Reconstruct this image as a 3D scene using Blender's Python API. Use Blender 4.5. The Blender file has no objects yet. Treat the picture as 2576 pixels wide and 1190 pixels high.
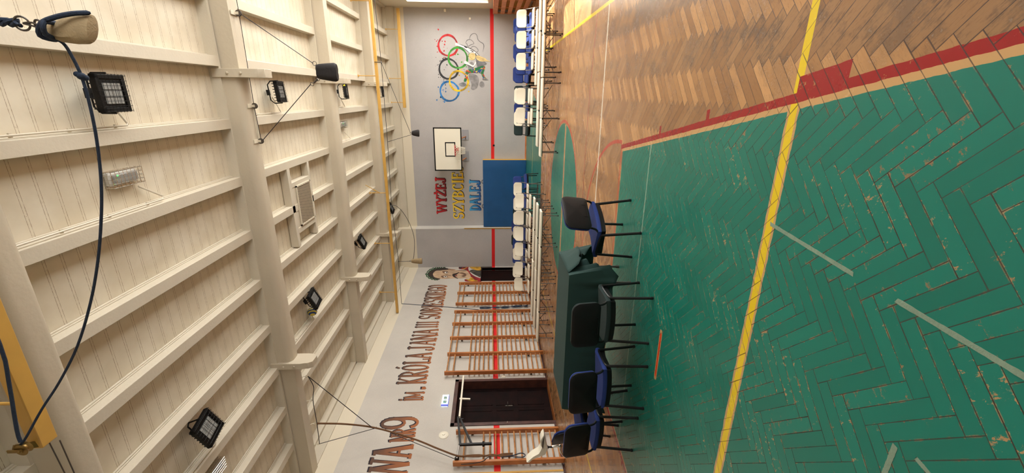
import bpy, bmesh, math, random
from mathutils import Vector, Matrix
random.seed(7)
SC = bpy.context.scene; COL = SC.collection
# ---------------------------------------------------------------- camera, sky, sun, exposure
YAW, PITCH, ROLL, FPX, EYE = -.324, -.0489, -.0078, 1070.1, 1.6
cF = Vector((math.sin(YAW)*math.cos(PITCH), math.cos(YAW)*math.cos(PITCH), math.sin(PITCH)))
_r = Vector((math.cos(YAW), -math.sin(YAW), 0)); _u = _r.cross(cF)
cR = math.cos(ROLL)*_r + math.sin(ROLL)*_u
cU = -math.sin(ROLL)*_r + math.cos(ROLL)*_u
cam = bpy.data.objects.new('camera', bpy.data.cameras.new('camera')); COL.objects.link(cam)
M = Matrix((-cU, cR, -cF)).transposed().to_4x4(); M.translation = (0, 0, EYE)   # the phone was held sideways
cam.matrix_world = M
cam.data.sensor_width = 36; cam.data.lens = 36*FPX/2576; cam.data.clip_start = .05; cam.data.clip_end = 200
SC.camera = cam
SC.view_settings.view_transform = 'Standard'; SC.view_settings.look = 'None'
SC.view_settings.gamma = 1; SC.view_settings.use_curve_mapping = False
SC.view_settings.exposure = 0
W = bpy.data.worlds.new('sky'); SC.world = W; W.use_nodes = True
bg = W.node_tree.nodes['Background']; bg.inputs[0].default_value = (.86, .92, 1, 1); bg.inputs[1].default_value = 6
sl = bpy.data.lights.new('sun', 'SUN'); sl.energy = 14; sl.angle = .01; sl.color = (1, .93, .8)
so = bpy.data.objects.new('sun', sl); COL.objects.link(so)
so.rotation_euler = Vector((-.46, -.12, -.9)).to_track_quat('-Z', 'Y').to_euler()
BAYS = [(-.2, 2.8), (3.85, 6.85), (7.9, 10.9), (11.95, 14.95), (15.85, 18.25)]
LX, RX, NY, FY, CZ = -7.875, 3.28, -.75, 19.39, 5.9
for a, b in BAYS:                                  # daylight through the right-hand windows
    l = bpy.data.lights.new('window_daylight', 'AREA'); l.shape = 'RECTANGLE'; l.size = 3.0; l.size_y = b-a
    l.energy = 95*(b-a)*(.3 if a < 0 else .7 if a < 5 else 1.2); l.color = (1, .95, .86)
    o = bpy.data.objects.new('window_daylight', l); COL.objects.link(o)
    o.location = (RX+.45, (a+b)/2, 3.2); o.rotation_euler = Vector((-1, 0, -.05)).to_track_quat('-Z', 'Y').to_euler()

# ---------------------------------------------------------------- helpers
def at(x, y, ax, val):
    """pixel of the 2576x1190 photo -> the point of the world plane axis=val"""
    d = cF + (595-y)/FPX*cR + (1288-x)/FPX*cU
    o = Vector((0, 0, EYE)); return o + d*((val-o[ax])/d[ax])
def lin(c):
    return tuple(((v/255)/12.92 if v/255 <= .04045 else ((v/255+.055)/1.055)**2.4) for v in c)
def mat(name, c, rough=.6, metal=0, var=0, scale=8, bump=0, bscale=60, c2=None, emit=0, coat=0, spec=None):
    m = bpy.data.materials.new(name); m.use_nodes = True; nt = m.node_tree; n = nt.nodes; L = nt.links
    b = n['Principled BSDF']; b.inputs['Roughness'].default_value = rough; b.inputs['Metallic'].default_value = metal
    b.inputs['Coat Weight'].default_value = coat
    if spec is not None: b.inputs['Specular IOR Level'].default_value = spec
    col = lin(c)+(1,)
    b.inputs['Base Color'].default_value = col
    m.diffuse_color = col
    if var or c2:
        tc = n.new('ShaderNodeTexCoord'); ns = n.new('ShaderNodeTexNoise'); ns.inputs['Scale'].default_value = scale
        ns.inputs['Detail'].default_value = 6; L.new(tc.outputs['Object'], ns.inputs['Vector'])
        r = n.new('ShaderNodeValToRGB'); r.color_ramp.elements[0].position = .3; r.color_ramp.elements[1].position = .7
        k = lin(c2)+(1,) if c2 else tuple(v*(1-var) for v in col[:3])+(1,)
        r.color_ramp.elements[0].color = k; r.color_ramp.elements[1].color = col
        L.new(ns.outputs['Fac'], r.inputs['Fac']); L.new(r.outputs['Color'], b.inputs['Base Color'])
    if bump:
        tc = n.new('ShaderNodeTexCoord'); ns = n.new('ShaderNodeTexNoise'); ns.inputs['Scale'].default_value = bscale
        ns.inputs['Detail'].default_value = 4; L.new(tc.outputs['Object'], ns.inputs['Vector'])
        bp = n.new('ShaderNodeBump'); bp.inputs['Strength'].default_value = bump; bp.inputs['Distance'].default_value = .01
        L.new(ns.outputs['Fac'], bp.inputs['Height']); L.new(bp.outputs['Normal'], b.inputs['Normal'])
    if emit:
        b.inputs['Emission Color'].default_value = col; b.inputs['Emission Strength'].default_value = emit
    return m
class X:
    """tiny arithmetic layer over Math nodes"""
    nt = None
    def __init__(s, v): s.v = v
    @staticmethod
    def op(o, *a):
        n = X.nt.nodes.new('ShaderNodeMath'); n.operation = o
        for i, q in enumerate(a):
            q = q.v if isinstance(q, X) else q
            if isinstance(q, (int, float)): n.inputs[i].default_value = q
            else: X.nt.links.new(q, n.inputs[i])
        return X(n.outputs[0])
    def __add__(s, o): return X.op('ADD', s, o)
    __radd__ = __add__
    def __sub__(s, o): return X.op('SUBTRACT', s, o)
    def __rsub__(s, o): return X.op('SUBTRACT', o, s)
    def __mul__(s, o): return X.op('MULTIPLY', s, o)
    __rmul__ = __mul__
    def __truediv__(s, o): return X.op('DIVIDE', s, o)
    def __lt__(s, o): return X.op('LESS_THAN', s, o)
    def __gt__(s, o): return X.op('GREATER_THAN', s, o)
    def abs(s): return X.op('ABSOLUTE', s)
    def floor(s): return X.op('FLOOR', s)
    def fract(s): return X.op('FRACT', s)
    def sqrt(s): return X.op('SQRT', s)
    def clamp(s): n = X.op('ADD', s, 0); n.v.node.use_clamp = True; return n
    def max(s, o): return X.op('MAXIMUM', s, o)
    def min(s, o): return X.op('MINIMUM', s, o)
    def between(s, a, b): return (s > a)*(s < b)
    def smooth(s, a, b):
        n = X.nt.nodes.new('ShaderNodeMapRange'); n.interpolation_type = 'SMOOTHSTEP'
        X.nt.links.new(s.v, n.inputs[0]); n.inputs[1].default_value = a; n.inputs[2].default_value = b
        return X(n.outputs[0])
def comb(a, b, c=0):
    n = X.nt.nodes.new('ShaderNodeCombineXYZ')
    for i, q in enumerate((a, b, c)):
        q = q.v if isinstance(q, X) else q
        if isinstance(q, (int, float)): n.inputs[i].default_value = q
        else: X.nt.links.new(q, n.inputs[i])
    return n.outputs[0]
def noise(vec, scale, detail=4, rough=.55):
    n = X.nt.nodes.new('ShaderNodeTexNoise'); n.inputs['Scale'].default_value = scale
    n.inputs['Detail'].default_value = detail; n.inputs['Roughness'].default_value = rough
    X.nt.links.new(vec, n.inputs['Vector']); return X(n.outputs['Fac'])
def mixc(f, a, b):
    n = X.nt.nodes.new('ShaderNodeMix'); n.data_type = 'RGBA'
    X.nt.links.new(f.v, n.inputs[0]) if isinstance(f, X) else None
    for i, q in ((6, a), (7, b)):
        if isinstance(q, tuple): n.inputs[i].default_value = lin(q)+(1,)
        else: X.nt.links.new(q, n.inputs[i])
    return n.outputs[2]
def newmat(name, rough=.5):
    m = bpy.data.materials.new(name); m.use_nodes = True; X.nt = m.node_tree
    b = m.node_tree.nodes['Principled BSDF']; b.inputs['Roughness'].default_value = rough
    g = m.node_tree.nodes.new('ShaderNodeNewGeometry'); s = m.node_tree.nodes.new('ShaderNodeSeparateXYZ')
    m.node_tree.links.new(g.outputs['Position'], s.inputs[0])
    return m, b, g.outputs['Position'], X(s.outputs[0]), X(s.outputs[1]), X(s.outputs[2])
def bumpn(b, h, strength=.3, dist=.01):
    n = X.nt.nodes.new('ShaderNodeBump'); n.inputs['Strength'].default_value = strength; n.inputs['Distance'].default_value = dist
    X.nt.links.new(h.v, n.inputs['Height']); X.nt.links.new(n.outputs[0], b.inputs['Normal'])

class MB:
    def __init__(s): s.v = []; s.f = []
    def add(s, vs, fs, mtx=None):
        k = len(s.v); s.v += [tuple(mtx @ Vector(v)) if mtx else tuple(v) for v in vs]
        s.f += [tuple(i+k for i in f) for f in fs]; return s
    def box(s, a, b, mtx=None):
        (x0, y0, z0), (x1, y1, z1) = a, b
        return s.add([(x0,y0,z0),(x1,y0,z0),(x1,y1,z0),(x0,y1,z0),(x0,y0,z1),(x1,y0,z1),(x1,y1,z1),(x0,y1,z1)],
                     [(0,3,2,1),(4,5,6,7),(0,1,5,4),(1,2,6,5),(2,3,7,6),(3,0,4,7)], mtx)
    def bar(s, p, q, w, h, up=(0,0,1)):
        p, q = Vector(p), Vector(q); d = (q-p); L = d.length; d.normalize(); u = Vector(up)
        if abs(d.dot(u)) > .98: u = Vector((0, 1, 0))
        sd = d.cross(u).normalized(); u = sd.cross(d)
        m = Matrix((d, sd, u)).transposed().to_4x4(); m.translation = p
        return s.box((0, -w/2, -h/2), (L, w/2, h/2), m)
    def prism(s, poly, d, mtx=None):
        """poly: 2-D outline (x,z) extruded along y from 0 to d"""
        n = len(poly); vs = [(x, 0, z) for x, z in poly]+[(x, d, z) for x, z in poly]
        fs = [tuple(range(n)), tuple(range(2*n-1, n-1, -1))]+[(i, i+n, (i+1) % n+n, (i+1) % n) for i in range(n)]
        return s.add(vs, fs, mtx)
    def tube(s, pts, r, n=8, closed=False, smooth=0):
        pts = [Vector(p) for p in pts]
        if smooth:
            P = pts; out = []; m = len(P)
            for i in range(m if closed else m-1):
                a, b, c, d = (P[(i-1) % m], P[i], P[(i+1) % m], P[(i+2) % m]) if closed else (P[max(i-1, 0)], P[i], P[i+1], P[min(i+2, m-1)])
                for k in range(smooth):
                    t = k/smooth; out.append(.5*((2*b)+(c-a)*t+(2*a-5*b+4*c-d)*t*t+(3*b-a-3*c+d)*t**3))
            if not closed: out.append(P[-1])
            pts = out
        m = len(pts); k0 = len(s.v); up = None
        for i in range(m):
            a = pts[(i-1) % m] if (closed or i) else pts[0]; b = pts[(i+1) % m] if (closed or i < m-1) else pts[-1]
            t = (b-a); t = t.normalized() if t.length > 1e-9 else Vector((0, 0, 1))
            if up is None: up = t.orthogonal().normalized()
            up = (up-t*up.dot(t)); up = up.normalized() if up.length > 1e-6 else t.orthogonal().normalized()
            sd = t.cross(up); rr = r[i] if isinstance(r, list) else r
            for j in range(n):
                an = 2*math.pi*j/n; s.v.append(tuple(pts[i]+rr*(math.cos(an)*up+math.sin(an)*sd)))
        for i in range(m if closed else m-1):
            for j in range(n):
                a = k0+i*n+j; b = k0+i*n+(j+1) % n; c = k0+((i+1) % m)*n+(j+1) % n; d = k0+((i+1) % m)*n+j
                s.f.append((a, b, c, d))
        if not closed:
            s.f.append(tuple(k0+j for j in range(n-1, -1, -1))); s.f.append(tuple(k0+(m-1)*n+j for j in range(n)))
        return s
    def lathe(s, prof, n=20, mtx=None):
        vs = []; fs = []
        for r, z in prof:
            for j in range(n): vs.append((r*math.cos(2*math.pi*j/n), r*math.sin(2*math.pi*j/n), z))
        for i in range(len(prof)-1):
            for j in range(n): fs.append((i*n+j, i*n+(j+1) % n, (i+1)*n+(j+1) % n, (i+1)*n+j))
        fs.append(tuple(range(n-1, -1, -1))); fs.append(tuple((len(prof)-1)*n+j for j in range(n)))
        return s.add(vs, fs, mtx)
    def sphere(s, c, r, n=16, mtx=None):
        rx, ry, rz = r if isinstance(r, tuple) else (r, r, r)
        vs = []; fs = []; m = n//2
        for i in range(1, m):
            th = math.pi*i/m
            for j in range(n): vs.append((c[0]+rx*math.sin(th)*math.cos(2*math.pi*j/n), c[1]+ry*math.sin(th)*math.sin(2*math.pi*j/n), c[2]+rz*math.cos(th)))
        for i in range(m-2):
            for j in range(n): fs.append((i*n+j, (i+1)*n+j, (i+1)*n+(j+1) % n, i*n+(j+1) % n))
        vs += [(c[0], c[1], c[2]+rz), (c[0], c[1], c[2]-rz)]; t = len(vs)-2
        for j in range(n): fs.append((t, j, (j+1) % n)); fs.append((t+1, (m-2)*n+(j+1) % n, (m-2)*n+j))
        return s.add(vs, fs, mtx)
    def build(s, name, m, parent=None, bevel=0, loc=None, smooth=True):
        me = bpy.data.meshes.new(name); me.from_pydata(s.v, [], s.f); me.materials.append(m)
        b = bmesh.new(); b.from_mesh(me); bmesh.ops.recalc_face_normals(b, faces=b.faces); b.to_mesh(me); b.free()
        if smooth:
            me.polygons.foreach_set('use_smooth', [True]*len(me.polygons)); me.set_sharp_from_angle(angle=math.radians(35))
        o = bpy.data.objects.new(name, me); COL.objects.link(o)
        if parent: o.parent = parent
        if loc: o.location = loc
        if bevel:
            bv = o.modifiers.new('bevel', 'BEVEL'); bv.width = bevel; bv.segments = 2; bv.limit_method = 'ANGLE'
        return o
def tag(o, label, cat, group=None, kind=None):
    o['label'] = label; o['category'] = cat
    if group: o['group'] = group
    if kind: o['kind'] = kind
    return o
def struct(o): o['kind'] = 'structure'; return o
def empty(name, loc, label, cat, group=None, rz=0):
    o = bpy.data.objects.new(name, None); COL.objects.link(o); o.location = loc; o.rotation_euler = (0, 0, rz)
    o.empty_display_size = .1
    return tag(o, label, cat, group)
def copy_tree(o, loc, rz, label, group=None):
    r = o.copy(); COL.objects.link(r); r.location = loc; r.rotation_euler = (0, 0, rz); r['label'] = label
    if group: r['group'] = group
    for ch in o.children:
        c = ch.copy(); COL.objects.link(c); c.parent = r
        for g in ch.children:
            d = g.copy(); COL.objects.link(d); d.parent = c
    return r
def centred(pts, d=0):
    return pts

# ---------------------------------------------------------------- materials
def floor_material():
    m, b, P, x, y, z = newmat('herringbone_parquet', .3)
    n = 5; w = .066; r2 = math.sqrt(2)
    xs = (x+.065)*(1/1.0715)-.0233
    p = (xs+y)*(1/(r2*w)); q = (y-xs)*(1/(r2*w))
    j = q.floor(); h = (p-j)*(1/(2*n)); ha = h.floor(); hf = h-ha
    i = p.floor(); v = (q-i-1)*(1/(2*n)); va = v.floor(); vf = v-va
    H = hf < .5
    ac = H*(q-j)+(1-H)*(p-i); al = (H*hf+(1-H)*vf)*(2*n)
    idx = H*j+(1-H)*(i+517); idy = H*ha+(1-H)*(va+91)
    wn = X.nt.nodes.new('ShaderNodeTexWhiteNoise'); X.nt.links.new(comb(idx, idy), wn.inputs['Vector'])
    rnd = X(wn.outputs['Value']); sep = X.nt.nodes.new('ShaderNodeSeparateColor'); X.nt.links.new(wn.outputs['Color'], sep.inputs[0])
    r1, r2_ = X(sep.outputs[0]), X(sep.outputs[1])
    grain = noise(comb(ac*1.0+rnd*37, al*.12+rnd*11, rnd*5), 9, 5, .65)
    grain2 = noise(comb(ac*.4+rnd*17, al*.25, rnd*3), 3, 3)
    big = noise(P, .55, 3); dirt = noise(P, 3.2, 6, .7); fine = noise(P, 90, 3, .7)
    wood = mixc((rnd*.7+grain*.6-.15).clamp(), (138, 96, 60), (204, 154, 102))
    wood = mixc((grain.smooth(.52, .68)*.45), wood, (112, 74, 46))
    colside = (H*.0+(1-H)*1)  # columns whose duller sheen is painted in as a darker tone; also weights dirt
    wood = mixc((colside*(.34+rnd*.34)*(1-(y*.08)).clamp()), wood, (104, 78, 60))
    dm = ((dirt+(grain-.5)*.35+(x*.12-.02).clamp()).smooth(.47, .62)*(.45+big.smooth(.4, .6)*.4)*((x*1.3+.35).clamp()*.6+.4)).clamp()
    wood = mixc(dm*((9-y)*.2).clamp()*(.42+colside*.5), wood, (88, 72, 62))
    pale = (196, 154, 102)
    # painted areas
    c0 = -2.33; ax = (x-c0).abs()
    wob = (noise(P, 14, 3)-.5)*.012
    eN = ax-((5.19-y)*.202+1.75)+wob
    greenN = (eN < -.08)*(y < 5.135)
    redN = eN.between(-.045, .005)*(y < 5.22)
    blk = eN.between(-.02, .085)*(y.between(1.95, 2.27)); blk = blk.max(eN.between(-.02, .075)*(y.between(3.155, 3.2))).max(eN.between(-.02, .075)*(y.between(4.03, 4.07)))
    redN = redN.max(blk)
    ftl = (y+wob*.5).between(5.17, 5.215)*(ax < 1.76)
    rr = (ax*ax+(y-5.19)*(y-5.19)).sqrt()
    arc = rr.between(1.76, 1.805)*(y > 5.2)
    eF = ax-((y-13.4)*.202+1.75)
    greenF = (eF < -.04)*(y > 13.4)*(y < 19.2)
    redF = eF.between(-.03, .01)*(y > 13.4)+ (y.between(13.33, 13.37))*(ax < 1.75)
    rc = (ax*ax+(y-9.37)*(y-9.37)).sqrt()+wob*.5
    greenC = (rc < 1.73)
    redC = rc.between(1.755, 1.81)
    arcF = (ax*ax+(y-13.4)*(y-13.4)).sqrt().between(1.76, 1.8)*(y < 13.35)
    mid = y.between(9.215, 9.26)*(ax < 5.0)
    midm = y.between(9.17, 9.31)*greenC
    white = y.between(6.27, 6.315)*(ax < 3.6)+y.between(12.33, 12.37)*(ax < 3.6)
    faint = y.between(4.225, 4.25)*(ax < 1.9)+y.between(16.36, 16.39)*(ax < 5)+x.between(-6.81, -6.77)+x.between(2.1, 2.14)
    thin = (y+(x+1.1)*(x+1.1)*.05).between(7.185, 7.215)*(ax < 5)+(y.between(11.6, 11.62))*(ax < 5)
    yel = (y+wob*.4).between(2.24, 2.295)*(ax < 3.53)+y.between(16.3, 16.35)*(ax < 3.5)+(ax-3.5).abs().__lt__(.025)*y.between(2.24, 16.35)
    yelm = (y+wob*1.6).between(2.222, 2.312)*(ax < 3.56)
    orw = (x+2.38)
    ot = orw.abs()
    orr = (y-3.455).abs()
    oror = (orr < .016)*(ot < .24)
    orm = ((orr+ot*.35) < .115)*(orr < .028)*(ot < .275)
    ac01 = (ac.min(1-ac)); ae = al.min(n-al)
    worn = (noise(comb(ac*.35+r1*31, al*.6+r2_*13, rnd*9), 3.6, 8, .78)+(.5-ac01)*.10+(r1-.5)*.10+(dirt-.5)*.14)
    scr = noise(comb(ac*.5+r1*31, al*.3+r2_*13, rnd*9), 16, 6, .8)
    nearj = ((.006-(ac01*w).min(ae*w))*260).clamp()
    wearG = (worn+(scr-.5)*.16+nearj*.05).smooth(.655, .678).max((nearj*(noise(P, 11, 5, .75).smooth(.52, .62)))*.8)
    green = (greenN*(1-yelm*(y < 3))).max(greenF).max(greenC*(1-midm)).max(0)*(1-orm)
    gcol = mixc((big*.6+rnd*.4).clamp(), (10, 100, 84), (24, 126, 108))
    c = mixc(faint.clamp()*.45, wood, (228, 220, 196))
    bare = ((eN.between(-.085, -.04))*(y < 5.2)).max(yelm*greenN).max(orm).max(midm)
    c = mixc(bare*.9, c, pale)
    c = mixc(green*(1-wearG*.85), c, gcol)
    c = mixc(green*faint.clamp()*.35, c, (190, 205, 180))
    wr = (1-(worn+(scr-.5)*.2).smooth(.64, .67)*.75)
    c = mixc(thin.clamp()*.9, c, (150, 48, 32))
    c = mixc((mid*.75), c, (150, 84, 50))
    c = mixc((arc+arcF+redC).clamp()*wr*.9, c, (178, 58, 42))
    c = mixc((ftl+redF).clamp()*.8, c, (184, 84, 50))
    c = mixc(white.clamp()*.85, c, (236, 228, 208))
    c = mixc(yel.clamp()*wr*(1-redN), c, (222, 190, 34))
    c = mixc(redN*(y < 5.22)*wr, c, (150, 24, 28))
    c = mixc(oror, c, (212, 70, 32))
    edge = ac01*w; ends = ae*w
    fade = (1-(y*.05)).clamp()*.75+.25
    jw = noise(P, 7, 3)*.0042+(noise(P, 1.7, 2)-.45)*.003
    joint = (edge < (jw-.0004)).max(ends < (jw-.0002))
    jl = (joint*fade*(.72+rnd*.3)).clamp()
    c = mixc(jl, c, (52, 34, 22))
    X.nt.links.new(c, b.inputs['Base Color'])
    ro = (dirt*.22+.12+joint*.4+green*.08+fine*.05).clamp()
    X.nt.links.new(ro.v, b.inputs['Roughness'])
    b.inputs['Specular IOR Level'].default_value = .5
    bumpn(b, (1-joint)*.6+rnd*.25+fine*.06+grain2*.1, .35, .0025)
    return m
def wall_material(name, base, white_from=5.08, stripe=True, dark=None):
    m, b, P, x, y, z = newmat(name, .75)
    g = noise(P, 70, 3, .7); s = noise(P, .8, 4)
    hi = tuple(int(v*1.0) for v in base); lo = tuple(int(v*.93) for v in base)
    c = mixc((g*.5+s*.5).smooth(.35, .65), lo, hi)
    c = mixc((z > white_from), c, (214, 203, 180))
    if stripe:
        st = z.between(1.43, 1.577)
        c = mixc(st, c, (214, 26, 24))
    X.nt.links.new(c, b.inputs['Base Color']); bumpn(b, g, .25, .003)
    return m
def board_material():
    m, b, P, x, y, z = newmat('white_ceiling_boards', .55)
    t = ((y-3.92)*(1/.18)).fract()
    d = (t-.5).abs()                      # double groove around t=.5
    rag = noise(P, 30, 4, .7)
    gr = ((d-.075).abs() < (rag*.022+.002)).max((d < .012)*(rag > .62))
    st = noise(P, 2.2, 4)
    c = mixc(st.smooth(.3, .7), (200, 188, 164), (212, 202, 181))
    c = mixc(gr*(rag.smooth(.3, .6)*.5+.3), c, (120, 98, 72))
    X.nt.links.new(c, b.inputs['Base Color'])
    bumpn(b, (1-gr)+noise(P, 45, 4)*.12, .4, .004)
    return m
MF = floor_material()
GREY = (176, 172, 170)
MWF = wall_material('grey_wall_paint_far', (180, 175, 171)); MWL = wall_material('grey_wall_paint_left', (198, 191, 180))
MWP = wall_material('pale_pilaster_side_paint', (212, 207, 198), stripe=False)
MCB = board_material()
MWH = mat('white_gloss_paint', (204, 194, 174), .45, var=.06, scale=3, bump=.25, bscale=35)
MWH2 = mat('white_beam_paint', (196, 184, 162), .5, var=.08, scale=1.2, bump=.3, bscale=18)
MYE = mat('ochre_yellow_enamel', (206, 160, 78), .4, var=.1, scale=6)
MBK = mat('black_plastic', (13, 12, 12), .5, bump=.15, bscale=300, spec=.25)
MBM = mat('black_powder_coated_steel', (11, 10, 10), .4, spec=.35)
MDM = mat('dark_grey_steel', (92, 86, 80), .35, metal=.7)
MCH = mat('chrome', (215, 212, 205), .15, metal=1)
MBL = mat('blue_upholstery', (30, 52, 118), .9, var=.12, scale=40, bump=.3, bscale=400)
MGU = mat('dark_green_upholstery', (24, 42, 40), .9, var=.12, scale=40, bump=.3, bscale=400)
MPW = mat('white_moulded_plastic', (232, 224, 204), .38, bump=.08, bscale=200)
MCL = mat('green_tablecloth', (24, 56, 50), .85, var=.1, scale=3, bump=.15, bscale=500)
MWD = mat('varnished_pine', (186, 116, 58), .38, scale=3, c2=(150, 84, 38))
MWR = mat('worn_rung_pine', (196, 138, 82), .45, scale=9, c2=(150, 98, 56))
MDW = mat('dark_brown_door_wood', (30, 11, 9), .6, scale=4, c2=(12, 4, 4), spec=.1)
MFR = mat('brown_door_frame', (84, 50, 40), .45, scale=6, c2=(58, 34, 28))
MMT = mat('blue_vinyl', (16, 78, 128), .45, var=.15, scale=1.5, bump=.5, bscale=5)
MMY = mat('yellow_vinyl', (232, 176, 60), .5)
MSB = mat('sand_canvas', (158, 136, 100), .9, var=.2, scale=14, bump=.4, bscale=90)
MBR = mat('blue_rope_fibre', (30, 46, 68), .8, var=.35, scale=60, bump=.5, bscale=150)
MWI = mat('dark_wire', (34, 32, 36), .5)
MRO = mat('brown_hemp_rope', (112, 76, 44), .85, var=.3, scale=60, bump=.5, bscale=120)
MBB = mat('black_canvas', (20, 15, 14), .75, bump=.4, bscale=40)
MBRASS = mat('worn_brass', (150, 120, 66), .4, metal=.7, var=.3, scale=20)
MPL = mat('painted_metal_ivory', (214, 204, 182), .45, var=.1, scale=20)
MGL = mat('lamp_glass', (150, 150, 146), .15)
MEM = mat('emergency_lamp_plastic', (196, 192, 182), .4)
MTP = mat('grey_fabric_tape', (128, 148, 126), .7, var=.15, scale=18, bump=.3, bscale=80)
MSL = mat('slat_pine', (206, 136, 84), .5, scale=4, c2=(176, 106, 60))
MYB = mat('yellow_boarding', (214, 150, 40), .6, var=.2, scale=3)
# ---------------------------------------------------------------- the room
def wall_boxes(name, m, boxes, bevel=0):
    q = MB()
    for a, b in boxes: q.box(a, b)
    return struct(q.build(name, m, smooth=False))
wall_boxes('floor', MF, [((LX, NY, -.1), (RX, FY, 0))])
D1 = (8.66, 10.36, 2.6); D2 = (17.34, 18.72, 2.03)
wall_boxes('wall_left', MWL, [((LX-.3, NY-.2, -.1), (LX, D1[0], CZ+.1)), ((LX-.3, D1[0], D1[2]), (LX, D1[1], CZ+.1)), ((LX-.3, D1[1], -.1), (LX, D2[0], CZ+.1)),
    ((LX-.3, D2[0], D2[2]), (LX, D2[1], CZ+.1)), ((LX-.3, D2[1], -.1), (LX, FY+.2, CZ+.1)), ((LX-.5, 8, -.1), (LX-.3, FY+.2, 3.2))])  # last box: unseen backing added behind the doors to block sky light
wall_boxes('trim_90', MWD, [((LX-.3, D1[0], -.02), (LX, D1[1], .004)), ((LX-.3, D2[0], -.02), (LX, D2[1], .004))])
wall_boxes('wall_far', MWF, [((LX, FY, -.1), (RX+.3, FY+.2, CZ+.1)), ((LX, 18.92, 0), (-5.96, FY, CZ))])
wall_boxes('trim_1', MWP, [((-5.96, 18.92, 0), (-5.945, FY, CZ-.01))])
wall_boxes('wall_rear', MWL, [((LX, NY-.2, -.1), (RX+.3, NY, CZ+.1))])
ZS, ZT = 1.64, 4.7
bx = [((RX, NY, -.1), (RX+.3, FY, ZS)), ((RX, NY, ZT), (RX+.3, FY, CZ+.1))]
ed = [NY]+[v for p in BAYS for v in p]+[FY]
for k in range(0, len(ed), 2): bx.append(((RX, ed[k], ZS), (RX+.3, ed[k+1], ZT)))
MWR_ = wall_material('white_right_wall_paint', (206, 200, 188), 1.5, stripe=False)
wall_boxes('wall_right', MWR_, bx)
wall_boxes('ceiling', MCB, [((LX, NY, CZ), (RX+.3, FY, CZ+.1))])
tr = 2
def trim(q, m, **k):
    global tr
    o = struct(q.build('trim_%d' % tr, m, **k)); tr += 1; return o
MGP = bpy.data.materials.new('window_pane_glass'); MGP.use_nodes = True
_n = MGP.node_tree.nodes; _n.clear(); _o = _n.new('ShaderNodeOutputMaterial'); _t = _n.new('ShaderNodeBsdfTransparent'); _g = _n.new('ShaderNodeBsdfGlossy'); _g.inputs['Roughness'].default_value = .02
_m = _n.new('ShaderNodeMixShader'); _m.inputs[0].default_value = .06
MGP.node_tree.links.new(_t.outputs[0], _m.inputs[1]); MGP.node_tree.links.new(_g.outputs[0], _m.inputs[2]); MGP.node_tree.links.new(_m.outputs[0], _o.inputs[0])
for k, (a, b) in enumerate(BAYS):
    q = MB()
    for y in (a, (a+b)/2-.03, b-.06): q.box((RX+.12, y, ZS), (RX+.2, y+.06, ZT))
    for z in (ZS, (ZS+ZT)/2-.03, ZT-.06): q.box((RX+.12, a, z), (RX+.2, b, z+.06))
    w = struct(q.build('window_%d' % (k+1), MWH))
    MB().box((RX+.155, a, ZS), (RX+.165, b, ZT)).build('pane', MGP, w)
    MB().box((RX-.06, a-.05, ZS-.04), (RX+.12, b+.05, ZS)).build('window_sill', MWH, w)
# beams (rounded underside between the hanger planks, square outside them)
BEAMS = [(-.85, -.55), (3.2, 3.5), (7.23, 7.53), (11.3, 11.6), (15.3, 15.6)]
HX = (.27, -5.03)
ZB = 5.47
for y0, y1 in BEAMS:
    if y0 < NY: y0 = NY
    r = .07
    sec = [(y0, CZ), (y0, ZB+r*1.6)]+[(y0+r*1.6*(1-math.cos(t*math.pi/10)), ZB+r*1.6*(1-math.sin(t*math.pi/10))) for t in range(1, 6)]
    sec += [(y1-r*(1-math.sin(t*math.pi/10)), ZB+r*(1-math.cos(t*math.pi/10))) for t in range(0, 5)]+[(y1, ZB+r), (y1, CZ)]
    q = MB()
    n = len(sec)
    x0, x1 = HX[1], HX[0]
    q.add([(x0, y, z) for y, z in sec]+[(x1, y, z) for y, z in sec], [tuple(range(n)), tuple(range(2*n-1, n-1, -1))]+[(i, i+n, (i+1) % n+n, (i+1) % n) for i in range(n)])
    q.box((LX, y0+.04, ZB+.01), (x0, y1-.01, CZ)); q.box((x1, y0+.04, ZB+.01), (RX, y1-.01, CZ))
    trim(q, MWH2)
    q = MB().box((LX, y0-.03 if y0 > 0 else y0, 5.74), (RX, y0+.02, CZ)).box((LX, y1-.02, 5.76), (RX, y1+.03, CZ))
    trim(q, MWH)
    if y0 < 0: continue
    for x in HX:                                   # hanger planks bolted through the beam
        q = MB(); m = Matrix(((0, 1, 0, x-.065), (1, 0, 0, 0), (0, 0, 1, 0), (0, 0, 0, 1)))
        q.prism([(y0-.05, 5.86), (y0-.05, 5.3), (y0-.03, 5.22), (y0-.03, 5.17), (y0+.02, 5.09), (y1-.08, 5.08), (y1-.02, 5.14), (y1+.0, 5.24), (y1+.01, 5.86)], .13, m)
        for z in (5.62, 5.42): q.lathe([(.022, 0), (.022, .015), (.012, .022)], 6, Matrix.Translation((x, y0-.05, z)) @ Matrix.Rotation(math.pi/2, 4, 'X'))
        trim(q, MWH2, bevel=.006)
PX = [-2.27+.927*k for k in range(-6, 7)]
seg = [(NY, 0)]
ys = [(-.5, 3.2), (3.53, 7.2), (7.56, 11.27), (11.63, 15.27), (15.63, 19.2)]
for x in PX:
    for a, b in ys:
        if x-.15 < LX: continue
        if x > RX: continue
        q = MB().box((x-.15, a, 5.735), (x, b, CZ-.002))
        q.box((x, a, 5.873), (x+.028, b, CZ-.002)); q.box((x, a, 5.855), (x+.014, b, 5.873))   # quarter-round beading
        trim(q, MWH, bevel=.004)
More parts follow.
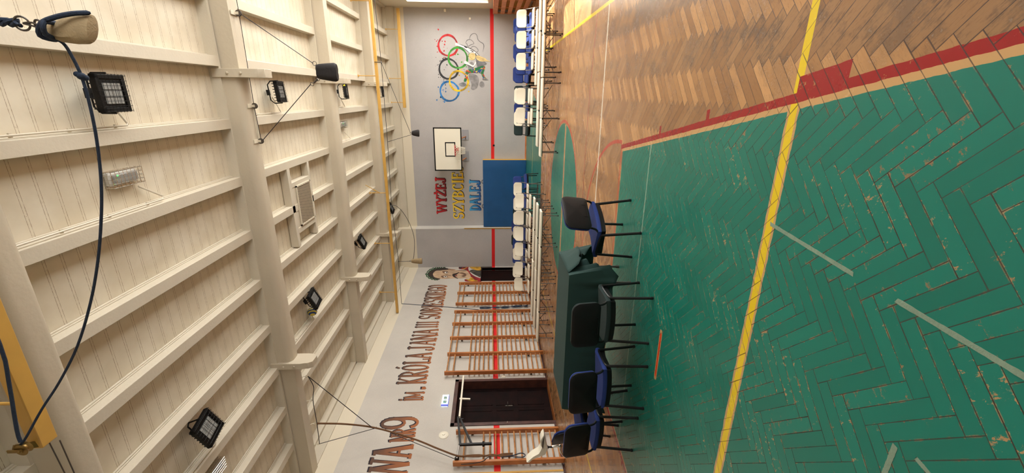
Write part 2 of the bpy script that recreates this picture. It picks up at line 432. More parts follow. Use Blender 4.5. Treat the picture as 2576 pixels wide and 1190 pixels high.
# far cornice and side cornices
trim(MB().box((LX, 19.2, 5.46), (RX, FY, CZ)).box((LX, 19.14, 5.76), (RX, 19.2, CZ)), MWH, bevel=.01)
trim(MB().box((LX, NY, 5.74), (LX+.1, 19.2, CZ)).box((LX, NY, 5.5), (LX+.03, 19.2, 5.74)), MWH, bevel=.004)
trim(MB().box((RX-.06, NY, 5.74), (RX, 19.2, CZ)), MWH, bevel=.004)
# skirting
trim(MB().box((LX, 18.9-.012, 0), (-5.95, 18.92, .05)).box((-5.95, FY-.015, 0), (RX, FY, .05)), MSL)
trim(MB().box((LX, 10.42, 0), (LX+.015, 17.3, .05)).box((LX, NY, 0), (LX+.015, 8.6, .05)), MFR)
trim(MB().box((-5.965, 18.905, 0), (-5.925, 18.925, 2.85)).box((-5.943, 18.905, 0), (-5.93, 18.95, 2.85)), MYE)
trim(MB().box((LX, 7.17, 0), (LX+.012, 7.215, 2.3)), MYE)
# doors
q = MB(); a, b, h = D1
for s in (a-.06, b-.04): q.box((LX-.3, s, 0), (LX+.025, s+.1, h+.06))
q.box((LX-.3, a-.06, h-.04), (LX+.025, b+.06, h+.06))
d = struct(q.build('door_1', MFR, bevel=.004))
DX = LX-.27
for s0, s1 in ((a+.04, (a+b)/2-.002), ((a+b)/2+.002, b-.04)):
    q = MB().box((DX-.025, s0, .012), (DX+.025, s1, h-.042))
    for z0, z1 in ((.18, .9), (1.02, 1.5), (1.6, 2.4)):
        for y0, y1 in ((s0+.1, s0+.12), (s1-.12, s1-.1)): q.box((DX+.025, y0, z0), (DX+.035, y1, z1))
        for zz in (z0, z1-.02): q.box((DX+.025, s0+.1, zz), (DX+.035, s1-.1, zz+.02))
    leaf = q.build('door_leaf', MDW, d)
hd = MB().box((DX+.025, (a+b)/2+.05, 1.05), (DX+.035, (a+b)/2+.09, 1.25)).tube([(DX+.03, (a+b)/2+.07, 1.18), (DX+.08, (a+b)/2+.07, 1.18), (DX+.08, (a+b)/2+.17, 1.18)], .009).build('door_handle', MDM, d)
a, b, h = D2
q = MB()
for s in (a-.06, b-.0): q.box((LX-.1, s, 0), (LX+.02, s+.06, h+.05))
q.box((LX-.1, a-.06, h), (LX+.02, b+.06, h+.06))
d = struct(q.build('door_2', MDW, bevel=.004))
MB().box((LX-.16, a, 0), (LX-.1, b, h)).build('door_leaf', MDW, d)
hk = MB().box((LX, 8.6, 1.2), (LX+.01, 8.66, 1.26)).tube([(LX+.01, 8.63, 1.23), (LX+.05, 8.63, 1.23), (LX+.06, 8.66, 1.23)], .008)
tag(hk.build('door_hook', MCH), 'small metal hook on the wall beside the double brown door', 'hook')
# slatted radiator covers along the window wall
def cover(y0, y1, label):
    t = empty('radiator_cover', (RX-.1, (y0+y1)/2, 0), label, 'radiator cover', 'slatted covers along the window wall')
    o = (RX-.1, (y0+y1)/2, 0)
    for z in (1.27, .99, .71, .43, .15):
        MB().box((-.11, y0-o[1], z), (-.085, y1-o[1], z+.165)).build('slat', MSL, t, bevel=.004)
    q = MB()
    k = max(2, int((y1-y0)/1.1))
    for i in range(k+1):
        y = y0-o[1]+(y1-y0-.05)*i/k; q.box((-.085, y, 0), (-.05, y+.05, 1.42))
    q.box((-.12, y0-o[1], 1.43), (.09, y1-o[1], 1.46)); q.build('post', MSL, t)
    MB().box((.06, y0-o[1]+.02, .05), (.09, y1-o[1]-.02, 1.4)).build('back_board', MYB, t)
cover(15.4, 19.3, 'orange pine slatted radiator cover in the far corner under the window')
cover(11.5, 15.3, 'orange pine slatted radiator cover, second along the window wall from the far corner')
# ---------------------------------------------------------------- suspended yellow rails
def rail(x0, x1, y, z, w, h, label, hangers, braces=()):
    t = empty('ceiling_rail', ((x0+x1)/2, y, z), label, 'rail', 'yellow steel rails hung below the ceiling'); o = Vector(((x0+x1)/2, y, z))
    q = MB().box((x0-o.x, -w/2, 0), (x1-o.x, w/2, h)); q.build('rail', MYE, t, bevel=.008)
    for hx in hangers:
        q = MB().tube([(hx-o.x, 0, h), (hx-o.x, .01, 5.74-z)], .013).box((hx-o.x-.03, -.03, 5.715-z), (hx-o.x+.03, .05, 5.735-z)); q.build('hanger_rod', MYE, t)
    for hx, bx_, by in braces:
        MB().tube([(hx-o.x, 0, h+.2), (bx_-o.x, by-y, 5.74-z)], .011).build('brace_rod', MYE, t)
    return t
rail(-7.84, 3.2, 14.47, 5.1, .075, .09, 'long yellow steel rail hung across the hall below the ceiling', [.5, -3.25, -5.08, 2.6, -7.0], [(-3.25, -3.25, 14.95), (-3.25, -2.9, 14.1)])
rail(-.59, 3.15, 18.88, 5.13, .08, .12, 'short yellow steel rail hung close to the far wall', [.56, -.38, 2.4])
near = rail(-2.74, 3.2, 2.95, 5.22, .13, .1, 'nearest yellow steel rail with blue rope running over its end', [-2.35, .3, 2.2], [(-2.0, -2.25, 3.25)])
q = MB()
for x in (.3, -.4): q.tube([at(1015 if x > 0 else 1020, 0, 0, x) and (x, 18.93, 5.12), (x, 18.93, 5.04), (x, 18.99, 5.0)], .008)
# pulley and wires at the near rail end
PP = at(60, 1128, 1, 2.78)
t = empty('rope_pulley', PP, 'worn brass pulley block at the end of the nearest yellow rail', 'pulley')
MB().lathe([(.05, -.02), (.035, -.006), (.035, .006), (.05, .02)], 20, Matrix.Rotation(math.pi/2, 4, 'X') @ Matrix.Translation((0, 0, .0))).build('sheave', MBRASS, t)
MB().box((-.012, -.035, -.02), (.012, -.026, .09)).box((-.012, .026, -.02), (.012, .035, .09)).bar((0, 0, .08), Vector((-2.72, 2.93, 5.24))-PP, .05, .02).tube([(0, -.045, 0), (0, .045, 0)], .01).build('bracket', MBRASS, t)
for k, (dx, lab) in enumerate(((0, 'thin grey wire running along the near beam beyond the brass pulley, upper of two'), (.09, 'thin grey wire running along the near beam beyond the brass pulley, lower of two'))):
    tag(MB().tube([(-2.75, 2.98, 5.27-dx), (-4.4, 3.12, 5.35-dx*.4), (-7.8, 3.15, 5.43-dx*.2)], .005).build('steel_wire', MDM), lab, 'wire', 'wires at the near rail')
# ---------------------------------------------------------------- near sandbag and blue rope
BY = 2.95
def P3(x, y, Y=BY): return at(x, y, 1, Y)
bag = empty('hanging_sandbag', P3(100, 72), 'tan canvas sandbag hanging from a blue braided rope by a metal clip', 'sandbag')
o = Vector(bag.location)
prof = [(104, 67, 4), (112, 72, 9), (126, 76, 16), (145, 76, 25), (166, 75, 34), (198, 73, 41), (222, 72, 42), (233, 72, 36), (237, 72, 20)]
sc = (P3(200, 100)-P3(200, 30)).length/70
vs = []; fs = []; n = 20
for x, y, r in prof:
    c = P3(x, y)-o
    ax_ = cR*r*sc; ay = Vector((0, 1, 0))*r*sc*(.62 if x < 210 else .5)
    for j in range(n):
        an = 2*math.pi*j/n; rr = 1+.06*math.sin(j*3)*(1 if x < 190 else .2); vs.append(c+rr*(math.cos(an)*ax_+math.sin(an)*ay))
for i in range(len(prof)-1):
    for j in range(n): fs.append((i*n+j, i*n+(j+1) % n, (i+1)*n+(j+1) % n, (i+1)*n+j))
fs += [tuple(range(n)), tuple((len(prof)-1)*n+j for j in range(n))]
MB().add([tuple(v) for v in vs], fs).build('bag', MSB, bag)
MB().tube([P3(138, 58)-o, P3(148, 62)-o-Vector((0, .09, 0)), P3(150, 88)-o-Vector((0, .09, 0)), P3(140, 100)-o, P3(125, 92)-o-Vector((0, .06, 0)), P3(138, 64)-o-Vector((0, .08, 0)), P3(168, 48)-o-Vector((0, .07, 0)), P3(200, 37)-o-Vector((0, .04, 0)), P3(228, 32)-o], [.014]*32+[.006], smooth=4).build('tie_rope', MBR, bag)
def ring(c, r, wire, nrm, n=20):
    c = Vector(c); nrm = Vector(nrm).normalized(); a = nrm.orthogonal().normalized(); b = nrm.cross(a)
    return [c+r*(math.cos(2*math.pi*k/n)*a+math.sin(2*math.pi*k/n)*b) for k in range(n)]
q = MB().tube(ring(P3(55, 59)-o, .038, 0, (.1, 1, .2)), .006, 6, True)
q.tube(ring(P3(100, 66)-o, .034, 0, (.2, 1, -.3)), .006, 6, True)
q.tube([P3(60, 58)-o, P3(80, 57)-o, P3(97, 64)-o, P3(93, 68)-o, P3(78, 64)-o, P3(62, 60)-o], .006, 6, True, 3)
q.build('carabiner_clip', MDM, bag)
q = MB(); top = Vector((.41, BY, 5.22))-o; bot = P3(47, 58)-o
for ph in (0, 2.1, 4.2):
    q.tube([top.lerp(bot, k/40)+.016*Vector((math.cos(ph+k*.8), math.sin(ph+k*.8), 0)) for k in range(41)], .012, 6)
q.build('braided_rope', MBR, bag)
pts = [P3(135, 96), P3(160, 110), P3(180, 140), P3(205, 192), P3(225, 260), P3(243, 350), P3(254, 450), P3(255, 540), P3(247, 650), P3(228, 760), P3(195, 870, 2.93), P3(150, 960, 2.9), P3(105, 1030, 2.84), P3(66, 1100, 2.78), P3(52, 1118, 2.78)]
r = tag(MB().tube([Vector(p)-Vector(pts[3]) for p in pts], .009, 8, smooth=5).build('blue_rope', MBR, loc=pts[3]), 'long blue rope sagging from the tan sandbag to the brass pulley', 'rope')
MB().sphere((0, 0, 0), (.022, .022, .026)).sphere((.012, -.006, .018), .017).sphere((-.008, .01, -.012), .019).build('knot', MBR, r)
tag(MB().tube([tuple(P3(52, 1112, 2.77)), tuple(P3(42, 1080, 2.78)), tuple(P3(22, 960, 2.82)), tuple(P3(0, 868, 2.84)), (-1.0, 2.86, 5.18), (3.1, 2.87, 5.2)], .012, 8, smooth=3).build('dark_rope', MBR), 'dark blue rope running along the underside of the nearest yellow rail', 'rope')

# ---------------------------------------------------------------- lamps
def flood(loc, rot, label, first=[None]):
    if first[0]:
        r = copy_tree(first[0], loc, 0, label); r.rotation_euler = rot; return r
    t = empty('floodlight', loc, label, 'floodlight', 'black caged floodlights under the ceiling'); t.rotation_euler = rot; first[0] = t
    q = MB()
    w, h = .19, .2
    for a, b in (((-w, -h, -.03), (-w+.045, h, .03)), ((w-.045, -h, -.03), (w, h, .03)), ((-w, -h, -.03), (w, -h+.05, .03)), ((-w, h-.05, -.03), (w, h, .03))): q.box(a, b)
    q.box((-w+.01, -h+.01, .0), (w-.01, h-.01, .04))
    for k in range(7): q.box((-w+.03+k*.05, -h+.02, .04), (-w+.042+k*.05, h-.02, .075))
    q.build('lamp_housing', MBK, t, bevel=.004)
    MB().box((-w+.045, -h+.05, -.018), (w-.045, h-.05, -.001)).build('lamp_glass', MBK, t)
    q = MB()
    for i in range(3):
        for j in range(4): q.box((-.105+i*.072, -.12+j*.062, -.026), (-.105+i*.072+.064, -.12+j*.062+.054, -.018))
    q.build('led_panel', MGL, t)
    q = MB()
    for k in range(8): x = -w+.01+k*(2*w-.02)/7; q.tube([(x, -h-.004, -.01), (x, -h-.004, -.046), (x, h+.004, -.046), (x, h+.004, -.01)], .0022, 4)
    for k in range(9): y = -h+.01+k*(2*h-.02)/8; q.tube([(-w-.004, y, -.01), (-w-.004, y, -.048), (w+.004, y, -.048), (w+.004, y, -.01)], .0022, 4)
    q.build('wire_cage', MBM, t)
    q = MB().tube([(-w-.012, 0, 0), (-w-.012, .0, .14), (-w+.05, 0, .2), (w-.05, 0, .2), (w+.012, 0, .14), (w+.012, 0, 0)], .011, 6).box((-.05, -.03, .19), (.05, .03, .24))
    q.build('mounting_bracket', MBK, t)
    return t
R = math.radians
flood((-.03, 4.97, 5.62), (R(4), 0, 0), 'nearest black floodlight in a wire cage, beside the blue rope')
flood((0, 8.85, 5.63), (R(8), R(-4), 0), 'black caged floodlight just beyond the near crossbeam, picture top side')
F3 = flood((.03, 12.8, 5.63), (R(14), R(-4), R(5)), 'black caged floodlight with yellow tag, in the third ceiling bay')
flood((.05, 17.1, 5.63), (R(14), R(-4), 0), 'farthest black floodlight, half hidden behind the long yellow rail')
flood((-4.52, 5.05, 5.63), (R(6), R(-20), R(-12)), 'black caged floodlight nearest to the bottom edge of the picture')
flood((-4.45, 8.93, 5.63), (R(6), R(-20), R(-10)), 'black caged floodlight with a volleyball stuck behind it')
flood((-4.42, 12.78, 5.63), (R(6), R(-22), R(-12)), 'small tilted black floodlight near the bottom end of the far ceiling bay')
flood((-4.42, 16.9, 5.63), (R(6), R(-22), R(-12)), 'black floodlight peeping out behind the long yellow rail with a thin cable')
MB().prism([(0, 0), (.05, .02), (.0, .07)], .01).build('warning_tag', mat('yellow_tag', (226, 214, 40), .5), F3, loc=(.12, -.215, -.02))
# conduits feeding the lamps
def conduit(pts, label):
    q = MB().tube(pts, .011, 6)
    for k in range(len(pts)-1):
        a, b = Vector(pts[k]), Vector(pts[k+1])
        for s in range(1, int((b-a).length/.55)+1):
            c = a+(b-a).normalized()*s*.55; q.box(c-Vector((.02, .012, .0)), c+Vector((.02, .012, .018)))
    return tag(q.build('cable_conduit', MWH), label, 'conduit', 'white cable conduits under the ceiling')
conduit([(-.38, -.4, 5.77), (-.38, 5.25, 5.77), (-.36, 5.3, 5.8), (-.12, 5.22, 5.87)], 'white conduit feeding the nearest floodlight')
conduit([(-1.305, 3.6, 5.77), (-1.305, 5.5, 5.77), (-1.28, 5.55, 5.8), (-1.1, 5.3, 5.87)], 'white conduit feeding the nearest caged emergency lamp')
conduit([(-.385, 7.6, 5.77), (-.385, 9.05, 5.77), (-.2, 9.1, 5.87), (-.1, 9.0, 5.87)], 'white conduit feeding the floodlight beyond the near crossbeam')
conduit([(-.39, 11.7, 5.77), (-.39, 13.0, 5.77), (-.15, 13.0, 5.87)], 'white conduit feeding the floodlight with the yellow tag')
conduit([(-1.31, 11.7, 5.77), (-1.31, 13.2, 5.77), (-1.1, 13.0, 5.87)], 'white conduit feeding the far emergency lamp')
conduit([(-5.02, 3.6, 5.77), (-5.02, 5.3, 5.77), (-4.8, 5.3, 5.87)], 'white conduit feeding the floodlight near the bottom edge')
conduit([(-5.03, 7.6, 5.77), (-5.03, 9.05, 5.77), (-4.8, 9.1, 5.87)], 'white conduit behind the floodlight with the ball')
def emergency(loc, label, first=[None]):
    if first[0]: return copy_tree(first[0], loc, 0, label)
    t = empty('emergency_lamp', loc, label, 'emergency lamp', 'grey emergency lamps in wire cages'); first[0] = t
    MB().box((-.075, -.2, -.0), (.075, .2, .06)).build('lamp_body', MEM, t, bevel=.015)
    MB().box((-.05, -.17, -.03), (.05, .17, .0)).build('diffuser', MGL, t, bevel=.012)
    q = MB()
    for k in range(9): y = -.22+k*.055; q.tube([(-.09, y, .09), (-.09, y, -.05), (.09, y, -.05), (.09, y, .09)], .003, 4)
    for x in (-.09, -.045, 0, .045, .09): q.tube([(x, -.22, .09), (x, -.22, -.05), (x, .22, -.05), (x, .22, .09)], .003, 4)
    for z in (.05, 0): q.tube([(-.09, -.22, z), (.09, -.22, z), (.09, .22, z), (-.09, .22, z)], .003, 4, True)
    q.build('wire_cage', MCH, t)
    MB().sphere((.04, -.12, -.035), .008, 10).build('indicator_light', mat('green_indicator', (80, 255, 120), .4, emit=3), t)
    return t
emergency((-.95, 5.1, 5.84), 'nearest caged emergency lamp with a green light, below the first floodlight in the picture')
emergency((-.88, 12.9, 5.84), 'caged emergency lamp in the third ceiling bay')
emergency((-5.5, 5.2, 5.84), 'caged emergency lamp cut off by the bottom edge of the picture')
# vent with its framing
t = empty('ceiling_vent', (-2.33, 9.45, 5.72), 'square perforated ventilation grille in a white wooden frame on the ceiling', 'ventilation grille')
MB().box((-.44, -.36, -.008), (-.41, .36, .02)).box((.41, -.36, -.008), (.44, .36, .02)).box((-.44, -.36, -.008), (.44, -.33, .02)).box((-.44, .33, -.008), (.44, .36, .02)).build('grille_frame', MPL, t)
mm, b_, P_, x_, y_, z_ = newmat('perforated_metal', .5)
u = (x_*28); v = (y_*16); off = (v.floor()*.5).fract()*1.0
uu = (u+off).fract()-.5; vv = v.fract()-.5
X.nt.links.new(mixc(((uu*uu+vv*vv).sqrt() < .36), (176, 160, 134), (44, 38, 32)), b_.inputs['Base Color'])
MB().box((-.41, -.33, 0), (.41, .33, .012)).build('perforated_plate', mm, t)
for a, b in (((-3.17, 8.83, 5.735), (-1.49, 8.95, 5.89)), ((-3.17, 9.83, 5.735), (-1.49, 9.92, 5.89)), ((-1.9, 8.95, 5.735), (-1.8, 9.83, 5.89)), ((-2.9, 8.95, 5.735), (-2.78, 9.83, 5.89)), ((-2.79, 8.95, 5.745), (-1.9, 9.83, 5.89))):
    trim(MB().box(a, b), MWH, bevel=.004)
# volleyball jammed behind the second lamp
MBALL, b_, P_, x_, y_, z_ = newmat('yellow_blue_panels', .45)
k = ((x_*9+y_*14+z_*5).fract() < .5)
X.nt.links.new(mixc(k, (206, 188, 70), (30, 60, 120)), b_.inputs['Base Color'])
tag(MB().sphere((0, 0, 0), .105, 24).build('volleyball', MBALL, loc=(-4.87, 9.1, 5.84-.045)), 'yellow and blue volleyball jammed beside a black floodlight', 'ball')
# ---------------------------------------------------------------- pulleys, wires and bags
def pulley(x, y, z, label):
    t = empty('beam_pulley', (x, y, z), label, 'pulley', 'small white pulleys under the crossbeam')
    MB().lathe([(.045, -.012), (.03, -.004), (.03, .004), (.045, .012)], 18, Matrix.Translation((.0, -.0, -.04)) @ Matrix.Rotation(math.pi/2, 4, 'X')).build('wheel', MDM, t)
    MB().box((-.03, -.12, -.0), (.03, .1, .012)).box((-.02, .014, -.05), (.02, .022, .0)).box((-.02, -.022, -.05), (.02, -.014, .0)).tube([(0, -.026, -.04), (0, .026, -.04)], .01).build('bracket', MPL, t)
    return t
PZ = 5.46
pulley(1.13, 7.42, PZ, 'white pulley under the near crossbeam, closest to the picture top')
pulley(-.22, 7.42, PZ, 'white pulley under the near crossbeam, between two others')
pulley(-.78, 7.42, PZ, 'white pulley under the near crossbeam, farthest down the picture of three')
tag(MB().tube([(-.22, 7.44, 5.455), (-.5, 7.44, 5.44), (-.78, 7.44, 5.455)], .014).build('pulley_spreader', MPL), 'white bar joining two pulleys under the near crossbeam', 'bar')
apx = at(797, 180, 1, 7.42)
bagt = empty('hanging_sandbag', apx, 'black canvas weight bag hung on wires below the near crossbeam', 'sandbag')
def flatbag(parent, name, c0, c1, w0, w1, m, lump=2, thick=.5):
    """bag between two points (local), widths w0->w1, split in lumps"""
    c0, c1 = Vector(c0), Vector(c1); d = c1-c0; side = Vector((1, 0, 0)); q = MB(); n = 16; k = 9; vs = []; fs = []
    for i in range(k+1):
        t = i/k; w = (w0+(w1-w0)*t**.6)*(1 if i < k else .86)
        for j in range(n):
            an = 2*math.pi*j/n; pinch = 1-.35*abs(math.cos(an))**8*0-(.3*math.exp(-(math.cos(an)/.22)**2) if lump == 2 else 0)
            vs.append(tuple(c0+d*t+side*w/2*math.cos(an)+Vector((0, 1, 0))*w/2*thick*math.sin(an)*pinch))
    for i in range(k):
        for j in range(n): fs.append((i*n+j, i*n+(j+1) % n, (i+1)*n+(j+1) % n, (i+1)*n+j))
    fs += [tuple(range(n)), tuple(k*n+j for j in range(n))]
    return MB().add(vs, fs).build(name, m, parent)
flatbag(bagt, 'bag', (.0, 0, 0), (-.01, 0, -.32), .2, .29, MBB)
q = MB().tube(ring((.12, 0, .02), .03, 0, (0, 1, 0)), .005, 6, True).tube(ring((-.11, 0, .0), .03, 0, (0, 1, 0)), .005, 6, True).tube([(-.11, 0, .0), (-.17, 0, .07)], .014)
q.tube(ring((-.19, 0, .1), .026, 0, (.2, 1, 0)), .005, 6, True).build('ring', MDM, bagt)
w1 = [(1.13, 7.42, 5.4), tuple(apx+Vector((.12, 0, .04)))]; w2 = [(-.78, 7.42, 5.4), tuple(apx+Vector((-.19, 0, .12)))]
tag(MB().tube(w1, .006).build('steel_wire', MWI), 'dark wire from the topmost beam pulley to the black bag', 'wire')
tag(MB().tube(w2, .006).build('steel_wire', MWI), 'dark wire from the lowest beam pulley to the black bag', 'wire')
tag(MB().tube([(3.2, 7.42, 5.44), (1.13, 7.42, 5.41), (-.22, 7.42, 5.43), (-.78, 7.42, 5.41)], .005).build('steel_wire', MWI), 'dark wire strung along the underside of the near crossbeam over its pulleys', 'wire')
# far bags on the long rail
Yr = 14.4
def bagset(ap, m, label, w, hgt):
    t = empty('hanging_sandbag', ap, label, 'sandbag'); flatbag(t, 'bag', (0, 0, 0), (.0, 0, -hgt), w*.45, w, m, 1)
    MB().tube(ring((0, 0, .03), .028, 0, (0, 1, 0), 12), .006, 5, True).build('ring', MDM, t); return t
bk = at(1036, 335, 1, Yr); bagset(bk, MBB, 'small black canvas bag hung by thin wires in front of the grey wall', .24, .24)
tn = at(1035, 657, 1, Yr); bagset(tn, MSB, 'small tan bag hung by a wire and a looping rope near the long rail', .24, .38)
a1, a2 = at(959, 157, 1, Yr), at(975, 357, 1, Yr)
tag(MB().tube([a1, bk+Vector((.0, 0, .04))], .007, 6).build('steel_wire', MWI), 'thin wire from the long rail to the small black bag, picture top side', 'wire')
tag(MB().tube([a2, bk+Vector((-.05, 0, .02))], .007, 6).build('steel_wire', MWI), 'thin wire from the long rail to the small black bag, lower side', 'wire')
tag(MB().tube([at(942, 156, 1, Yr), a1, a1+Vector((.0, 0, -.03))], .012, 6).sphere(tuple(a1), .028, 8).build('wire_hook', MDM), 'dark hook holding a thin wire under the long yellow rail', 'hook')
tag(MB().tube([(3.2, Yr, 5.02), tuple(a1), tuple(a2), tuple(at(985, 515, 1, Yr)), tuple(at(1003, 660, 1, Yr)), tuple(at(1010, 763, 1, Yr))], .008, 6).build('steel_wire', MWI), 'thin dark cord strung along the underside of the long yellow rail', 'cord')
tag(MB().tube([at(1001, 658, 1, Yr), at(1020, 658, 1, Yr), tn+Vector((0, 0, .03))], .009, 6).build('rope', MWI), 'short cord from the long rail to the small tan bag', 'cord')
tag(MB().tube([at(988, 516, 1, Yr), at(998, 519, 1, Yr), at(1015, 536, 1, Yr), at(1032, 566, 1, Yr), at(1042, 600, 1, Yr), at(1042, 635, 1, Yr), at(1039, 655, 1, Yr)], .009, 6, smooth=5).build('looping_rope', MWI), 'dark rope looping from the long rail down to the small tan bag', 'rope')
# blue cord to the wall bars
WP = lambda x, y, dx=.05: at(x, y, 0, LX+dx)
c0 = at(1010, 764, 1, Yr); c1 = WP(1205, 779, .12)
tag(MB().tube([c0, c0.lerp(c1, .5)+Vector((0, 0, -.05)), c1], .012, 6, smooth=3).build('blue_rope', MBR), 'blue cord running from the long rail down to the wall bars', 'cord')
q = MB()
for s in range(4): q.tube([WP(1207, 773+s, .06), WP(1225, 772+s*1.5, .07), WP(1250, 775-s, .08), WP(1270, 771+s*1.5, .06), WP(1300, 773-s*1.5, .07), WP(1328, 767+s*1.8, .06)], .011, 6, smooth=4)
tag(q.build('rope_bundle', MBR), 'bundled blue ropes hanging on the wall between two sets of wall bars', 'rope')
# hooks and climbing rope under the near crossbeam
HP = [(-5.53, 7.6), (-6.13, 7.6), (-6.73, 7.6), (-7.28, 7.6)]
for k, (x, y) in enumerate(HP):
    tag(MB().tube([(0, -.06, .09), (0, 0, .03), (-.02, .0, -.01), (0, .01, -.045), (.025, .0, -.03), (.02, -.01, -.0)], .008, 6, smooth=4).build('ceiling_hook', MPL, loc=(x, y-.04, 5.42)), 'white hook under the near crossbeam, number %s of four counted toward the bottom edge' % ('one', 'two', 'three', 'four')[k], 'hook', 'hooks under the near crossbeam')
zh = 5.38
tag(MB().tube([(HP[0][0], 7.56, zh), (-5.8, 7.56, 5.3), (HP[1][0], 7.56, zh-.02), (HP[2][0], 7.56, zh-.02), (HP[3][0], 7.56, zh)], .008, 6, smooth=4).build('wire_rope', MWI), 'dark cord threaded through the four hooks', 'cord')
kn = at(947, 1077, 0, -7.25)
rp = [(HP[2][0], 7.56, 5.36), tuple(at(870, 1067, 0, -7.0)), tuple(kn), tuple(at(1040, 1104, 0, -7.45)), tuple(at(1100, 1128, 0, -7.55)), tuple(at(1148, 1146, 0, -7.6)), tuple(at(1175, 1148, 0, -7.68)), tuple(at(1215, 1147, 0, -7.68)), tuple(at(1262, 1145, 0, -7.68))]
tag(MB().tube(rp, .019, 8, smooth=6).build('climbing_rope', MRO), 'brown climbing rope slanting from the beam hooks to the wall bars', 'rope')
tag(MB().tube([(HP[0][0], 7.56, zh), kn+Vector((0, 0, .08)), kn+Vector((0, .03, 0))], .009, 6).build('wire_rope', MWI), 'dark cord from the first hook down to the brown rope', 'cord')
tag(MB().tube([(HP[3][0], 7.56, zh), kn+Vector((0, -.01, .04))], .007, 6).build('wire_rope', MWI), 'dark cord from the last hook down to the brown rope', 'cord')
tag(MB().tube([at(985, 1090, 0, -7.35), at(1145, 1155, 0, -7.62)], .007, 6).build('wire_rope', MWI), 'thin dark cord below the brown rope ending at the black frame', 'cord')
q = MB()
for s in range(6): q.tube([WP(1170, 1146+s*.5, .2), WP(1205, 1144+s, .2), WP(1240, 1148-s, .2), WP(1262, 1142+s*1.5, .22), WP(1290, 1140+s*1.6, .2)], .012, 6, smooth=3)
tag(q.build('rope_bundle', MRO), 'tangled brown rope ends on the rungs of the near wall bars', 'rope')
tag(MB().tube([WP(1262, 1150, .22), WP(1290, 1146, .22), WP(1310, 1140, .22), WP(1321, 1144, .22), WP(1315, 1150, .22), WP(1290, 1149, .22)], .011, 6, smooth=5).build('blue_rope', MBR), 'loop of dark blue cord on the rungs of the near wall bars', 'cord')
tag(MB().tube([WP(1160, 1168, .2), WP(1190, 1166, .2), WP(1215, 1160, .2), WP(1225, 1152, .2), WP(1238, 1147, .2)], .008, 6, smooth=5).build('wire_rope', MWI), 'thin dark cord hanging from the post of the near wall bars', 'cord')

# ---------------------------------------------------------------- wall bars
RF = [2.95, 2.77, 2.3, 2.15, 2.01, 1.87, 1.72, 1.57, 1.42, 1.27, 1.12, .97, .82, .67, .52, .37, .22, .08]
RN = [2.27, 1.82, 1.67, 1.53, 1.38, 1.23, 1.08, .93, .78, .64, .49, .35, .2, .06]
def wallbars(posts, H, rungs, label, setb=.13):
    k_ = 7.725/7.875; posts = [y*k_ for y in posts]; H = 1.6+(H-1.6)*k_; rungs = [1.6+(z-1.6)*k_ for z in rungs]
    t = empty('wall_bars', (LX, sum(posts)/len(posts), 0), label, 'wall bars'); c = sum(posts)/len(posts)
    for y in posts:
        p = MB().box((setb-.06, y-c-.03, 0), (setb+.06, y-c+.03, H)).build('post', MWD, t, bevel=.006)
        MB().box((0, y-c+.03, H-.42), (setb-.03, y-c+.06, H-.36)).box((0, y-c+.03, .42), (setb-.03, y-c+.06, .48)).build('wall_bracket', MDM, p)
    for a, b in zip(posts, posts[1:]):
        for k, z in enumerate(rungs):
            x = setb+(.05 if k < 1 else 0)
            MB().tube([(x, a-c+.025, z), (x, b-c-.025, z)], .0185, 10).build('rung', MWR, t)
    return t
wallbars([15.14, 16.1, 17.05], 3.02, RF, 'wooden wall bars with two ladder fields beside the painted portrait', .15)
wallbars([10.76, 11.72, 12.66, 13.6, 14.5], 3.02, RF, 'long wooden wall bars with four ladder fields between the rope bundle and the brown door', .15)
wallbars([7.5, 8.44], 2.5, RN, 'single wooden wall bars between the brown door and the bottom edge of the picture')
# pull-up frame hooked to the near wall bars
t = empty('training_frame', (-7.55, 7.9, 2.38), 'black steel frame with a white bar hooked onto the near wall bars', 'exercise frame'); o = Vector(t.location)
F = lambda x, y, X0=-7.55: at(x, y, 0, X0)-o
MB().bar(F(1166, 946), F(1156, 1049), .05, .045).build('white_bar', MPW, t, bevel=.004)
MB().bar(F(1156, 1003), F(1183, 1004), .03, .04).build('short_white_peg', MPW, t)
MB().bar(F(1152, 1050), F(1158, 1120), .05, .05).bar(F(1154, 1119), F(1237, 1116), .05, .05).bar(F(1159, 1056), F(1186, 1116), .045, .045).tube([F(1216, 1112), F(1216, 1122)], .03).build('black_bracket', MBM, t, bevel=.004)
MB().bar(F(1155, 1118), F(1149, 1154, -7.65), .045, .045).build('rear_arm', MDM, t, bevel=.004)
MB().bar(F(1146, 1152, -7.65), F(1152, 1156, -7.7), .07, .07).tube([F(1150, 1052), F(1153, 1052), F(1166, 1054)], .014).build('clamp', MBM, t)
# things on the left wall
t = empty('exit_sign', (LX+.03, 9.52, 2.87), 'lit white and blue emergency exit sign above the brown door', 'exit sign')
MB().box((-.03, -.21, -.085), (.03, .21, .085)).build('sign_box', mat('exit_sign_light', (225, 246, 250), .4, emit=1.1), t, bevel=.008)
MB().box((.0, -.215, -.09), (.035, -.17, .09)).box((-.03, -.215, -.092), (.035, .215, -.085)).build('blue_edge', mat('exit_sign_blue', (110, 120, 220), .4, emit=.5), t)
mg = mat('exit_sign_green', (20, 120, 110), .5)
q = MB().box((.031, -.12, -.04), (.033, -.03, .04)).box((.031, .02, -.04), (.033, .13, .04)); q.build('pictogram_field', mg, t)
q = MB().prism([(-.1, -.005), (-.07, -.03), (-.07, -.012), (-.045, -.012), (-.045, .004), (-.07, .004), (-.07, .02)], .001, Matrix(((0, 1, 0, .034), (1, 0, 0, 0), (0, 0, 1, 0), (0, 0, 0, 1))))
